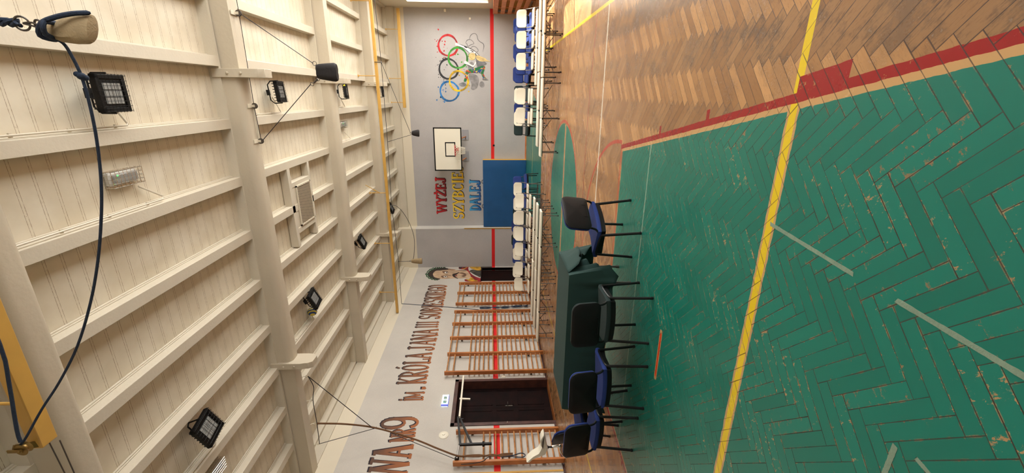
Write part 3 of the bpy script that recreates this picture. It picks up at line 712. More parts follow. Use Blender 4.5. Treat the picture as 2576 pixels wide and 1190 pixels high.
q.box((.034, .04, -.03), (.035, .07, .03)).tube([(.034, .1, .02), (.034, .09, 0), (.034, .11, -.03)], .006, 4).sphere((.034, .095, .028), .008, 8).build('pictogram', MPW, t)
tag(MB().lathe([(.12, 0), (.12, .01), (.1, .025), (.04, .03), (.035, .045), (.0, .047)], 28, Matrix.Rotation(math.pi/2, 4, 'Y')).build('round_sounder', MPW, loc=(LX, 8.33, 2.79)), 'round white disc fixed on the wall near the exit sign', 'alarm')
tag(MB().box((0, -.05, -.06), (.02, .05, .06)).box((.02, -.03, -.04), (.03, .03, .04)).build('light_switch', MPW, loc=(LX, 10.53, 1.27), bevel=.004), 'small white light switch between wall bars and brown door', 'switch')

# ---------------------------------------------------------------- board, hoop, mat
bt = empty('basketball_backboard', (-2.235, 18.2, 2.8), 'white basketball backboard with black border and red rim on the far wall', 'basketball hoop')
MB().box((-.9, 0, 0), (.9, .03, 1.17)).build('board', MPW, bt)
q = MB()
for a, b in (((-.9, 0), (.9, .05)), ((-.9, 1.12), (.9, 1.17)), ((-.9, 0), (-.85, 1.17)), ((.85, 0), (.9, 1.17)), ((-.3, .27), (.3, .31)), ((-.3, .66), (.3, .7)), ((-.3, .27), (-.255, .7)), ((.255, .27), (.3, .7))):
    q.box((a[0], -.004, a[1]), (b[0], 0, b[1]))
q.build('black_markings', MBK, bt)
MRED = mat('red_enamel', (190, 40, 34), .4)
MB().tube(ring((0, -.38, .25), .225, 0, (0, 0, 1), 28), .011, 8, True).box((-.06, -.16, .235), (.06, 0, .25)).box((-.06, -.012, .14), (.06, -.004, .26)).tube([(-.2, -.28, .245), (-.05, -.0, .12)], .008).tube([(.2, -.28, .245), (.05, -.0, .12)], .008).build('rim', MRED, bt)
q = MB(); n = 12
for k in range(n):
    for sgn in (1, -1):
        pts = []
        for s in range(6):
            an = 2*math.pi*(k+sgn*s*.5)/n; r = .22-.1*(s/5)**.7; pts.append((r*math.cos(an), -.38+r*math.sin(an), .24-.4*s/5))
        q.tube(pts, .005, 4)
q.build('net', MPW, bt)
q = MB()
for x in (-.52, .42): q.bar((x, .03, .95), (x, 1.17, .95), .06, .06).bar((x, .03, .1), (x, 1.17, .1), .06, .06).bar((x, .05, .1), (x, 1.17, -.1), .04, .04)
q.build('support_arm', MSL, bt)
MGP2 = mat('grey_patch', (146, 144, 146), .7)
for k, x in enumerate((-1.74, -2.68)):
    tag(MB().box((-.22, -.02, -.14), (.22, 0, .14)).build('anchor_plate', MGP2, loc=(x, FY-.001, 2.71), bevel=.003), 'grey square anchor plate below the backboard, %s one in the picture' % ('upper', 'lower')[k], 'plate', 'plates below the backboard')
mt = empty('wall_mat', (-4.36, 19.2, 0), 'large blue vinyl padded mat leaning upright against the far wall', 'mat')
q = MB(); nx, nz = 26, 16; W2 = 1.55; vs = []; fs = []
for i in range(nx+1):
    for j in range(nz+1):
        u, v = i/nx, j/nz; e = min(u, 1-u, v, 1-v)
        vs.append((-W2+2*W2*u, -.1-.02*min(1, e*14)+.006*math.sin(u*40+v*9)*(1 if v > .7 else .4)+.004*math.sin(v*33+u*5), .01+1.94*v))
for i in range(nx):
    for j in range(nz): k = i*(nz+1)+j; fs.append((k, k+nz+1, k+nz+2, k+1))
q.add(vs, fs); q.box((-W2, -.1, .01), (W2-.0, .17, 1.95)); q.build('mat_cover', MMT, mt)
MB().box((W2, -.06, .01), (W2+.006, -.01, 1.95)).build('dark_piping', MBK, mt); MB().box((W2, -.1, .01), (W2+.008, -.06, 1.95)).box((W2, -.01, .01), (W2+.008, .17, 1.95)).build('yellow_side', MMY, mt)
q = MB()
for x in (-.6, .55): q.tube([(x-.08, .02, 1.95), (x-.05, .02, 2.0), (x+.05, .02, 2.0), (x+.08, .02, 1.95)], .012, 6, smooth=4)
q.build('carry_handle', MBK, mt)
tag(MB().box((-.04, -.05, -.04), (.04, 0, .04)).build('wall_sensor', MPW, loc=(2.9, FY, 2.4), bevel=.008), 'small white square box high on the far wall above the climber mural', 'sensor')
tag(MB().box((-.05, -.09, -.04), (.05, 0, .04)).build('motion_detector', MPW, loc=(RX-.1, FY, 3.4), bevel=.008), 'small white detector in the top corner of the far wall', 'sensor')
tag(MB().lathe([(.045, 0), (.045, .015), (.02, .016), (.02, .004)], 20, Matrix.Rotation(math.pi/2, 4, 'X')).build('wall_socket', MBK, loc=(-2.2, FY, 1.45)), 'small black round hole fitting in the red stripe', 'fitting')

# ---------------------------------------------------------------- painted lettering (western slab letters)
V = .2; Hs = .09
def glyph(c):
    """strokes in a unit cell: (x0,y0,x1,y1,half thickness); vertical stems thick, bars thin; slab serifs"""
    def st(x, a=0, b=1): return [(x, a, x, b, 1)]
    def se(x, y, w=.15): return [(x-w, y, x+w, y, .55)]
    def arc(cx, cy, rx, ry, a0, a1, n=9):
        P = [(cx+rx*math.cos(math.radians(a0+(a1-a0)*k/n)), cy+ry*math.sin(math.radians(a0+(a1-a0)*k/n))) for k in range(n+1)]
        return [(p[0], p[1], q_[0], q_[1], .55+.45*abs((q_[1]-p[1])/(abs(q_[0]-p[0])+abs(q_[1]-p[1])+1e-6))) for p, q_ in zip(P, P[1:])]
    L = []
    if c == 'W': L = [(.05, 1, .27, .03, .9), (.27, .03, .5, .95, .6), (.5, .95, .73, .03, .9), (.73, .03, .95, 1, .6)]+se(.06, .98)+se(.94, .98)+se(.5, .95, .1)
    elif c in 'YÝ': L = st(.5, 0, .5)+[(.1, 1, .5, .45, .9), (.9, 1, .5, .45, .7)]+se(.12, .97)+se(.88, .97)+se(.5, .03, .2)
    elif c in 'ZŻ':
        L = [(.1, .95, .9, .95, .6), (.9, .95, .12, .05, .95), (.1, .05, .92, .05, .6), (.1, .95, .1, .76, .5), (.92, .05, .92, .24, .5)]
        if c == 'Ż': L += [(.45, 1.13, .6, 1.13, .9)]
    elif c == 'E': L = st(.25)+[(.1, .96, .88, .96, .6), (.25, .52, .7, .52, .5), (.1, .04, .9, .04, .6), (.88, .96, .88, .76, .5), (.9, .04, .9, .24, .5), (.7, .42, .7, .62, .4)]
    elif c == 'Ę': L = glyph('E')+[(.7, 0, .62, -.14, .5), (.62, -.14, .8, -.16, .4)]
    elif c == 'J': L = st(.62, .15, 1)+arc(.38, .17, .24, .15, 0, -180)+se(.62, .97, .26)+[(.14, .17, .2, .3, .7)]
    elif c == 'S': L = arc(.5, .74, .34, .23, 20, 270)+arc(.5, .27, .36, .25, 90, -160)+[(.84, .8, .84, .97, .5), (.14, .2, .14, .04, .5)]
    elif c == 'B': L = st(.25)+arc(.3, .75, .5, .22, 90, -90)+arc(.3, .28, .56, .25, 90, -90)+[(.1, .97, .35, .97, .5), (.1, .03, .35, .03, .5)]
    elif c == 'C': L = arc(.52, .5, .38, .47, 40, 320)+[(.86, .72, .86, .97, .5)]
    elif c == 'i': L = st(.5)+se(.5, .97, .3)+se(.5, .03, .3)+[(.4, 1.18, .6, 1.18, 1.3)]
    elif c == 'I': L = st(.5)+se(.5, .97, .32)+se(.5, .03, .32)
    elif c == 'D': L = st(.25)+arc(.3, .5, .55, .46, 90, -90, 12)+[(.1, .96, .35, .96, .5), (.1, .04, .35, .04, .5)]
    elif c == 'A': L = [(.1, .03, .5, .98, .7), (.5, .98, .88, .03, 1), (.28, .34, .72, .34, .5)]+se(.1, .03)+se(.88, .03)+se(.42, .97, .12)
    elif c in 'LŁ':
        L = st(.3)+se(.3, .97, .22)+[(.12, .04, .9, .04, .6), (.9, .04, .9, .28, .5)]
        if c == 'Ł': L += [(.08, .42, .58, .62, .5)]
    elif c == 'N': L = [(.15, 0, .15, 1, .7), (.15, 1, .85, 0, 1), (.85, 0, .85, 1, .7)]+se(.15, .03, .14)+se(.1, .97, .12)+se(.85, .97, .14)
    elif c == 'R': L = st(.22)+arc(.3, .73, .48, .24, 90, -90)+[(.45, .48, .85, .03, 1)]+se(.22, .03, .16)+se(.88, .03, .12)+[(.08, .97, .35, .97, .5)]
    elif c == 'K': L = st(.22)+[(.25, .42, .82, .97, .7), (.38, .55, .85, .03, 1)]+se(.22, .03, .16)+se(.22, .97, .16)+se(.84, .97, .14)+se(.88, .03, .12)
    elif c in 'OÓ':
        L = arc(.5, .5, .38, .47, 0, 360, 16)
        if c == 'Ó': L += [(.5, 1.12, .62, 1.2, .8)]
    elif c == 'G': L = arc(.52, .5, .38, .47, 45, 320)+[(.84, .1, .84, .46, .8), (.6, .46, .95, .46, .5), (.86, .74, .86, .97, .5)]
    elif c == 'M': L = [(.12, 0, .12, 1, .7), (.12, 1, .5, .2, .9), (.5, .2, .88, 1, .6), (.88, 1, .88, 0, 1)]+se(.12, .03, .13)+se(.88, .03, .13)+se(.1, .97, .1)+se(.9, .97, .1)
    elif c == '9': L = arc(.5, .68, .38, .3, 0, 360, 16)+[(.88, .68, .88, .34, .9)]+arc(.5, .3, .38, .27, 0, -150)
    elif c == '.': L = [(.3, .08, .6, .08, 1.6), (.5, .1, .35, -.06, .9)]
    return L
def word(name, txt, plane, u0, u1, z0, z1, widths, main, shadow, label, th=.03, sh=(-.02, .012)):
    """plane 'L': left wall, u runs along +Y; plane 'F': far wall, u runs along +X"""
    t = empty('wall_lettering', (LX, (u0+u1)/2, z0) if plane == 'L' else ((u0+u1)/2, FY, z0), label, 'wall lettering'); o = Vector(t.location)
    tot = sum(w for _, w in widths); k = (u1-u0)/tot
    for part, m, off, dep, tk in (('lettering_outline', shadow, sh, .002, 1.28), ('lettering', main, (0, 0), .006, 1.0)):
        q = MB(); u = u0; cnt = 0
        for ch, w in widths:
            cw = w*k
            g = glyph(ch) if ch != ' ' else []
            for x0, y0, x1, y1, h in g:
                a = Vector((u+x0*cw*.94, z0+y0*(z1-z0))); b = Vector((u+x1*cw*.94, z0+y1*(z1-z0)))
                if (b-a).length < 1e-4: continue
                hh = th*h*tk
                d = (b-a).normalized(); nn = Vector((-d.y, d.x))
                # stems thick horizontally, bars thinner
                a2, b2 = a-d*hh*.55, b+d*hh*.55
                c4 = [a2+nn*hh, a2-nn*hh, b2-nn*hh*1.08, b2+nn*hh*1.08]
                vs = []
                cnt += 1
                for e in (0, dep+cnt*2.5e-5):
                    for c in c4:
                        cu, cz = c.x+off[0], c.y+off[1]
                        vs.append((LX+e-o.x, cu-o.y, cz-o.z) if plane == 'L' else (cu-o.x, FY-e-o.y, cz-o.z))
                q.add(vs, [(4, 5, 6, 7), (0, 1, 5, 4), (1, 2, 6, 5), (2, 3, 7, 6), (3, 0, 4, 7)])
            u += cw
        q.build(part, m, t, smooth=False)
    return t
def gradm(name, lo, hi, z0, z1):
    m, b, P, x, y, z = newmat(name, .75)
    f = ((z-z0)*(1/(z1-z0))+(noise(P, 5, 4)-.5)*.7).clamp()
    X.nt.links.new(mixc(f, lo, hi), b.inputs['Base Color']); return m
MT1 = gradm('brown_lettering_paint', (158, 94, 52), (92, 64, 48), 3.5, 4.3); MT2 = mat('dark_outline_paint', (38, 26, 34), .8)
wl = lambda s, w={}: [(c, w.get(c, {'I': .55, '.': .4, 'W': 1.5, 'M': 1.35, 'N': 1.1}.get(c, 1))) for c in s]
lw = dict(plane='L', main=MT1, shadow=MT2, th=.036, sh=(.014, .03))
word('w', 'WA', u0=7.12, u1=8.06, z0=3.46, z1=4.34, widths=wl('WA'), label='brown letters W and A painted on the grey side wall, cut by the picture edge', **dict(lw, th=.052))
word('w', 'NR', u0=8.16, u1=8.58, z0=3.49, z1=4.05, widths=wl('NR'), label='small brown letters NR painted before the numeral nine', **dict(lw, th=.03))
word('w', '9', u0=8.56, u1=9.0, z0=3.46, z1=4.38, widths=wl('9'), label='large brown numeral 9 painted on the side wall', **dict(lw, th=.05))
word('w', 'iM', u0=9.58, u1=9.95, z0=3.48, z1=3.98, widths=[('i', .5), ('M', 1.35)], label='small brown abbreviation im painted above the exit sign', **dict(lw, th=.026))
word('w', '.', u0=10.02, u1=10.2, z0=3.5, z1=3.9, widths=wl('.'), label='brown full stop painted after the abbreviation im', **dict(lw, th=.03))
word('w', 'KRÓLA', u0=10.28, u1=11.83, z0=3.5, z1=4.3, widths=wl('KRÓLA'), label='brown painted word KRÓLA on the grey side wall', **lw)
word('w', 'JANA', u0=11.93, u1=13.27, z0=3.46, z1=4.3, widths=wl('JANA'), label='brown painted word JANA on the grey side wall', **lw)
word('w', 'III', u0=13.35, u1=13.82, z0=3.52, z1=4.28, widths=[('I', 1)]*3, label='brown painted Roman numeral III on the side wall', **dict(lw, th=.03))
word('w', 'SOBIESKIEGO', u0=13.98, u1=16.93, z0=3.5, z1=4.28, widths=wl('SOBIESKIEGO'), label='long brown painted word SOBIESKIEGO above the wall bars', **dict(lw, th=.038))
MR1 = gradm('red_lettering_paint', (120, 18, 22), (192, 34, 38), 3.65, 4.15); MY1 = gradm('yellow_lettering_paint', (226, 176, 30), (240, 208, 70), 2.9, 3.35); MB1 = gradm('blue_lettering_paint', (24, 78, 140), (70, 160, 205), 2.1, 2.6)
fw_ = dict(plane='F', th=.042, sh=(.018, -.02))
word('w', 'WYŻEJ', u0=-5.32, u1=-3.6, z0=3.68, z1=4.13, widths=wl('WYŻEJ'), main=MR1, shadow=mat('dark_red_outline', (60, 14, 22), .8), label='red painted word WYŻEJ on the far wall beside the backboard', **fw_)
word('w', 'SZYBCIEJ', u0=-5.62, u1=-3.05, z0=2.87, z1=3.37, widths=wl('SZYBCIEJ'), main=MY1, shadow=mat('black_outline', (40, 36, 40), .8), label='yellow painted word SZYBCIEJ on the far wall, partly behind the backboard', **fw_)
word('w', 'DALEJ', u0=-5.24, u1=-3.72, z0=2.1, z1=2.58, widths=wl('DALEJ'), main=MB1, shadow=mat('navy_outline', (16, 40, 78), .8), label='blue painted word DALEJ on the far wall above the blue mat', **fw_)

# ---------------------------------------------------------------- painted rings and climber
def flatpoly(q, pts, plane, dep, o):
    n = len(pts); back = Vector((0, dep, 0)) if plane == 'F' else Vector((-dep, 0, 0))
    q.add([tuple(p-o) for p in pts]+[tuple(p-o+back) for p in pts], [tuple(range(n))]+[(i, (i+1) % n, (i+1) % n+n, i+n) for i in range(n)])
rt = empty('rings_mural', (1, FY, 3.1), 'mural of five interlocking coloured rings with paint splashes on the far wall', 'mural'); o = Vector(rt.location)
def smoothc(P, k=4):
    out = []; m = len(P)
    for i in range(m):
        a, b, c, d = P[(i-1) % m], P[i], P[(i+1) % m], P[(i+2) % m]
        for s in range(k):
            t = s/k; out.append(.5*((2*b)+(c-a)*t+(2*a-5*b+4*c-d)*t*t+(3*b-a-3*c+d)*t**3))
    return out
RINGS = [('red_ring', 1.88, 3.33, (200, 38, 40), .004), ('black_ring', .97, 3.34, (52, 50, 52), .005), ('blue_ring', .08, 3.34, (40, 120, 186), .0045), ('green_ring', 1.41, 2.94, (62, 152, 48), .006), ('yellow_ring', .5, 2.93, (238, 190, 30), .007)]
for nm, x, z, c, dep in RINGS:
    m_, b_, P_, xx, yy, zz = newmat(nm+'_paint', .7)
    dk = tuple(int(v*.66) for v in c); X.nt.links.new(mixc(noise(P_, 4, 3).smooth(.35, .65), c, dk), b_.inputs['Base Color'])
    q = MB(); n = 48; vs = []; fs = []; rnd = random.Random(nm)
    for k in range(n):
        an = 2*math.pi*k/n; r0 = .355+rnd.uniform(-.004, .004); r1 = .43+.012*math.sin(3*an+x)+rnd.uniform(-.004, .006)
        for e in (0, dep):
            for r in (r0, r1): vs.append((x-o.x+r*math.cos(an), -e, z-o.z+r*math.sin(an)))
    for k in range(n):
        a, b = k*4, (k+1) % n*4; fs += [(a+2, a+3, b+3, b+2), (a, a+2, b+2, b), (a+3, a+1, b+1, b+3)]
    q.add(vs, fs)
    for k in range(17):
        an = rnd.uniform(0, 6.28); r = rnd.choice([rnd.uniform(.45, .68), rnd.uniform(.1, .3), rnd.uniform(.44, .5)]); s = rnd.uniform(.006, .032)
        if z > 3.2 and math.sin(an) < -.2: an = -an
        if x > 1.6 and r > .44 and rnd.random() < .5: r += .1
        if z < 3.2 and r > .44 and (math.sin(an) > -.2): continue
        cx, cz = x-o.x+r*math.cos(an), z-o.z+r*math.sin(an)
        pts = [Vector((cx+s*math.cos(t)*(1+.3*math.sin(2*t+an)), -dep*.6, cz+s*math.sin(t)*1.1)) for t in [2*math.pi*i/10 for i in range(10)]]
        flatpoly(q, pts, 'F', dep*.6, Vector())
    q.build(nm, m_, rt, smooth=False)
ct = empty('climber_mural', (1, FY, 2.4), 'mural of a blond girl in colourful leggings climbing on the painted rings', 'mural'); o2 = Vector(ct.location)
def trace(name, polys, m, parent, org, ox, oy, s, plane, dep, smo=4):
    q = MB()
    for pl in polys:
        pts = [(at(ox+a/s, oy+b/s, 1, FY) if plane == 'F' else at(ox+a/s, oy+b/s, 0, LX)) for a, b in pl]
        pts = [p+(Vector((0, -dep, 0)) if plane == 'F' else Vector((dep, 0, 0))) for p in pts]
        flatpoly(q, smoothc(pts, smo) if smo else pts, plane, dep, org)
    return q.build(name, m, parent, smooth=False)
def stroke(pts, w):
    """closed outline round an open pixel polyline"""
    L = []; Rr = []
    for i, (x, y) in enumerate(pts):
        a = pts[max(0, i-1)]; b = pts[min(len(pts)-1, i+1)]; dx, dy = b[0]-a[0], b[1]-a[1]; l = math.hypot(dx, dy) or 1
        ww = w if 0 < i < len(pts)-1 else w*.4
        L.append((x-dy/l*ww, y+dx/l*ww)); Rr.append((x+dy/l*ww, y-dx/l*ww))
    return L+Rr[::-1]
def C7(name, polys, c, dep, m=None, var=.3): return trace(name, polys, m or mat(name+'_paint', c, .8, c2=tuple(int(v*(1-var)) for v in c), scale=5), ct, o2, 1060, 50, 4.96, 'F', dep)
C7('smoke_shading', [[(592, 680), (640, 672), (700, 700), (718, 760), (700, 840), (655, 875), (620, 860), (625, 800), (598, 740)], [(722, 800), (745, 768), (778, 780), (788, 825), (765, 845), (735, 835)], [(585, 560), (625, 520), (660, 560), (640, 610), (600, 640), (580, 600)]], (150, 146, 144), .0035)
C7('smoke_outline', [stroke([(598, 250), (612, 200), (640, 174), (672, 172), (694, 196), (706, 245), (735, 275), (768, 295), (780, 330), (768, 395)], 4),
    stroke([(552, 288), (570, 255), (605, 245), (635, 262), (655, 295), (620, 310), (580, 330), (568, 300), (552, 288)], 4), stroke([(608, 360), (640, 332), (680, 340), (708, 375), (700, 398), (665, 402)], 4)], (126, 124, 122), .0035)
C7('arm', [[(424, 292), (440, 286), (470, 296), (520, 322), (580, 350), (640, 382), (690, 410), (715, 440), (690, 436), (640, 405), (600, 412), (572, 385), (540, 362), (490, 335), (450, 325), (428, 318)],
    [(536, 518), (560, 514), (600, 545), (650, 566), (672, 520), (690, 535), (668, 592), (630, 584), (580, 560), (540, 548)]], (236, 232, 226), .009, var=.12)
C7('dark_outline', [stroke([(446, 292), (520, 320), (600, 352), (660, 385), (716, 440)], 3), stroke([(450, 326), (520, 350), (572, 388), (600, 414)], 3), stroke([(540, 548), (600, 572), (650, 592), (690, 540)], 3), [(530, 330), (572, 340), (560, 352)], [(600, 372), (650, 392), (640, 400)]], (48, 46, 50), .0095)
C7('shirt', [[(668, 420), (700, 412), (722, 440), (790, 520), (815, 548), (790, 566), (745, 582), (700, 592), (690, 560), (680, 500), (672, 450)]], (132, 130, 132), .009)
C7('leggings', [[(700, 592), (760, 575), (795, 585), (782, 640), (775, 668), (800, 720), (822, 735), (800, 742), (770, 728), (740, 668), (690, 665), (640, 662), (585, 672), (578, 720), (556, 768), (528, 772), (545, 700), (552, 650), (560, 630), (620, 612), (660, 605)]], (40, 110, 60), .0095,
   m=(lambda: (lambda r: (X.nt.links.new(mixc(noise(r[2], 6, 3).smooth(.5, .56), mixc(noise(r[2], 4.2, 2).smooth(.52, .6), (34, 104, 58), (176, 40, 36)), mixc(noise(r[2], 9, 2).smooth(.48, .55), (30, 70, 130), (222, 180, 50))), r[1].inputs['Base Color']), r[0])[1])(newmat('leggings_paint', .8)))())
C7('shoe', [[(468, 800), (485, 790), (520, 780), (552, 792), (562, 820), (530, 828), (490, 826)], [(765, 730), (800, 728), (832, 745), (830, 753), (770, 750)]], (150, 150, 150), .01, var=.5)
C7('fist', [stroke([(528, 770), (540, 782)], 10), [(500, 622), (530, 612), (560, 622), (545, 645), (510, 640)]], (210, 205, 200), .0102, var=.4)
C7('hair', [[(592, 440), (610, 420), (645, 416), (672, 432), (674, 470), (655, 496), (620, 500), (596, 480)], [(680, 452), (710, 444), (765, 465), (800, 480), (812, 495), (860, 522), (815, 516), (780, 520), (730, 515), (690, 490)]], (228, 200, 138), .011, var=.16)
C7('hair_strand', [stroke([(690, 462), (740, 480), (800, 505)], 2), stroke([(700, 478), (745, 500), (795, 514)], 2), stroke([(610, 436), (640, 430), (662, 440)], 2), stroke([(604, 455), (618, 480), (640, 490)], 2)], (160, 126, 70), .0118)
# ---------------------------------------------------------------- painted portrait on the side wall
pt = empty('portrait_mural', (LX, 18.2, 3), 'mural portrait of a moustached man with a green laurel wreath and red cloak', 'mural'); o3 = Vector(pt.location)
def C6(name, polys, c, dep, var=.25, smo=4): return trace(name, polys, mat(name+'_mural_paint', c, .8, c2=tuple(int(v*(1-var)) for v in c), scale=4), pt, o3, 1060, 640, 9.9077, 'L', dep, smo)
leaves = []
for path in ([(118, 500), (150, 440), (200, 390), (270, 355), (350, 336), (450, 326), (560, 330), (620, 342)], [(118, 505), (150, 560), (205, 600), (280, 622), (360, 634), (420, 636)], [(160, 500), (200, 440), (260, 395), (340, 365), (440, 350), (540, 345)], [(160, 510), (200, 560), (260, 590), (330, 610)]):
    for (x0, y0), (x1, y1) in zip(path, path[1:]):
        for f in (0, .5):
            x, y = x0+(x1-x0)*f, y0+(y1-y0)*f; d = math.atan2(y1-y0, x1-x0)+math.pi+(.5 if len(leaves) % 2 else -.45)
            L_, w_ = 62, 13
            leaves.append([(x-L_*.4*math.cos(d), y-L_*.4*math.sin(d)), (x-w_*math.sin(d), y+w_*math.cos(d)), (x+L_*.6*math.cos(d), y+L_*.6*math.sin(d)), (x+w_*math.sin(d), y-w_*math.cos(d))])
C6('wreath_leaf', leaves[::2], (44, 104, 52), .0062, .5, 0); C6('wreath_leaf', leaves[1::2], (22, 66, 36), .0069, .5, 0)
C6('hair', [[(150, 500), (180, 440), (240, 390), (330, 355), (420, 340), (560, 335), (640, 345), (690, 365), (680, 385), (600, 392), (480, 400), (360, 412), (300, 470), (290, 510), (320, 565), (400, 592), (470, 606), (430, 632), (370, 628), (290, 610), (200, 575)]], (62, 44, 36), .005, .4)
C6('face', [[(288, 500), (310, 450), (370, 415), (480, 402), (600, 392), (700, 384), (780, 398), (860, 392), (940, 400), (1040, 392), (1120, 400), (1190, 445), (1240, 540), (1235, 600), (1160, 605), (1080, 590), (1000, 600), (900, 598), (780, 600), (650, 608), (520, 612), (400, 592), (320, 560)]], (206, 172, 138), .0055, .2)
C6('ear', [[(672, 372), (690, 356), (740, 366), (800, 372), (850, 385), (800, 400), (720, 398)]], (176, 134, 104), .0062, .3)
C6('face_shadow', [[(520, 430), (560, 416), (640, 420), (668, 450), (660, 480), (600, 478), (540, 462)], [(490, 545), (540, 532), (640, 540), (655, 560), (600, 580), (520, 585)], [(940, 470), (1020, 455), (1100, 480), (1120, 530), (1060, 560), (1000, 540), (1060, 510)], stroke([(600, 505), (700, 528), (760, 540)], 7), stroke([(870, 420), (1000, 400), (1110, 410)], 8)], (122, 88, 66), .0066, .2)
C6('eye_white', [[(575, 455), (605, 435), (645, 450), (655, 472), (610, 478)], [(548, 558), (590, 545), (640, 555), (620, 575), (580, 576)]], (228, 222, 212), .0075, .05)
C6('pupil', [[(618, 448), (640, 452), (636, 472), (615, 468)], [(590, 548), (612, 552), (606, 570), (588, 568)]], (24, 20, 18), .0085, .05)
C6('moustache', [[(772, 510), (800, 488), (870, 470), (942, 446), (938, 462), (900, 490), (870, 515), (885, 545), (850, 560), (880, 580), (916, 604), (880, 600), (820, 575), (780, 545)]], (52, 38, 32), .0078, .3)
C6('lips', [[(835, 530), (865, 512), (895, 520), (880, 545), (850, 552)]], (150, 84, 72), .0085)
C6('red_cloak', [[(930, 330), (960, 290), (1040, 262), (1180, 262), (1190, 290), (1170, 360), (1200, 430), (1260, 500), (1360, 560), (1475, 600), (1475, 640), (1500, 660), (1470, 740), (1360, 720), (1300, 690), (1100, 672), (1085, 620), (1160, 640), (1280, 640), (1240, 560), (1180, 450), (1100, 390), (1000, 370), (940, 360)]], (170, 36, 44), .0058, .45)
C6('brown_collar', [[(935, 320), (980, 275), (1060, 262), (1040, 300), (1010, 340), (960, 358)], [(1060, 320), (1110, 330), (1090, 352), (1040, 350)]], (58, 36, 30), .0066, .3)
C6('armour', [[(1190, 420), (1280, 380), (1400, 402), (1500, 400), (1470, 560), (1400, 540), (1300, 490), (1240, 450)], [(1480, 250), (1740, 248), (1745, 330), (1530, 345), (1480, 330)]], (86, 78, 66), .0062, .6)
C6('gold_ornament', [[(1180, 290), (1260, 250), (1440, 248), (1480, 330), (1475, 400), (1380, 398), (1300, 370), (1240, 350)]], (226, 168, 46), .007, .5)
C6('gold_chain', [stroke([(1020, 372), (1090, 350), (1170, 300)], 8)], (226, 168, 46), .0074, .5)
C6('gold_lapel', [[(1110, 610), (1180, 625), (1240, 570), (1300, 610), (1330, 640), (1400, 655), (1400, 672), (1300, 676), (1180, 668)]], (226, 168, 46), .007, .5)
# ---------------------------------------------------------------- folding benches
def make_bench(loc, label):
    t = empty('folding_bench', loc, label, 'bench', 'white folding benches'); H = .43
    for s in (-1, 1):
        a, b = (.004, .885) if s > 0 else (-.885, -.004)
        MB().box((a, -.14, H-.045), (b, .14, H)).build('seat_panel', MPW, t, bevel=.014)
        MB().box((a+.02, -.12, H-.06), (b-.02, -.1, H-.045)).box((a+.02, .1, H-.06), (b-.02, .12, H-.045)).build('rail', MDM, t)
    for x in (-.78, .0, .78):
        q = MB().tube([(x, -.1, H-.05), (x+.0, -.11, .2), (x, -.13, .012)], .011, 6).tube([(x, .1, H-.05), (x, .11, .2), (x, .13, .012)], .011, 6).tube([(x, -.112, .17), (x, .112, .17)], .008, 6)
        q.build('leg_frame', MDM, t)
        MB().tube([(x, -.13, 0), (x, -.13, .03)], .015, 8).tube([(x, .13, 0), (x, .13, .03)], .015, 8).build('foot_cap', MBK, t)
    for x0, x1 in ((-.74, -.42), (-.02, -.3), (.02, .3), (.74, .42)):
        MB().tube([(x0, 0, .17), (x1, 0, H-.055)], .008, 6).build('brace', MDM, t)
    MB().box((-.02, -.142, H-.05), (.02, -.139, H-.02)).build('hinge', MBK, t)
    return t
b0 = None
BN = []
for row, y, xs in (('nearest', 9.77, (-3.51, -5.27)), ('middle', 10.55, (-3.54, -5.33)), ('rear', 11.32, (-3.57, -5.4))):
    for i, x in enumerate(xs): BN.append((x, y, 'white folding bench in the %s row of the lower group, %s' % (row, ('picture top half', 'picture bottom half')[i])))
for row, y, xs in (('nearest', 10.28, (1.25, -.54)), ('middle', 11.05, (1.4, -.39)), ('rear', 11.75, (1.1,))):
    for i, x in enumerate(xs): BN.append((x, y, 'white bench, %s row of upper group%s' % (row, (', cut by the picture top edge', ', nearer the picture middle')[i] if len(xs) > 1 else '')))
for x, y, lab in BN:
    if b0 is None: b0 = make_bench((x, y, 0), lab)
    else: copy_tree(b0, (x, y, 0), 0, lab)

# ---------------------------------------------------------------- chairs (all face local +Y)
def rrect(w, h, r, n=5, r2=None):
    r2 = r2 or r; P = []
    for cx, cz, a0, rr in ((w/2-r2, h-r2, 0, r2), (-w/2+r2, h-r2, 90, r2), (-w/2+r, r, 180, r), (w/2-r, r, 270, r)):
        for k in range(n+1): a = math.radians(a0+90*k/n); P.append((cx+rr*math.cos(a), cz+rr*math.sin(a)))
    return P
def shell(w, h, r, th, curve, r2=None, inset=.02):
    """rounded pad standing in the xz plane, bowed toward +y at its sides, front face +y"""
    P = rrect(w, h, r, 6, r2); n = len(P); vs = []; fs = []
    rings = [(0, 1-inset/w*2), (.3, 1), (.7, 1), (1, 1-inset/w*2)]
    cx = 0; cz = h/2
    for t, s in rings:
        for x, z in P: xx = x*s; zz = cz+(z-cz)*s; vs.append((xx, th*t+curve*(xx/(w/2))**2, zz))
    for i in range(3):
        for j in range(n): fs.append((i*n+j, i*n+(j+1) % n, (i+1)*n+(j+1) % n, (i+1)*n+j))
    for base, y0, sg in ((0, 0, -1), (3*n, th, 1)):      # concentric rings close the faces and follow the bow
        prev = base; s0 = rings[0][1]
        for f in (.82, .6, .38, .18):
            k0 = len(vs); bul = .006*(1-f)*sg
            for x, z in P: xx = x*s0*f; vs.append((xx, y0+curve*(xx/(w/2))**2+bul, cz+(z-cz)*s0*f))
            for j in range(n): fs.append((prev+j, prev+(j+1) % n, k0+(j+1) % n, k0+j))
            prev = k0
        k0 = len(vs); vs.append((0, y0+.006*sg, cz))
        for j in range(n): fs.append((prev+j, prev+(j+1) % n, k0))
    return vs, fs
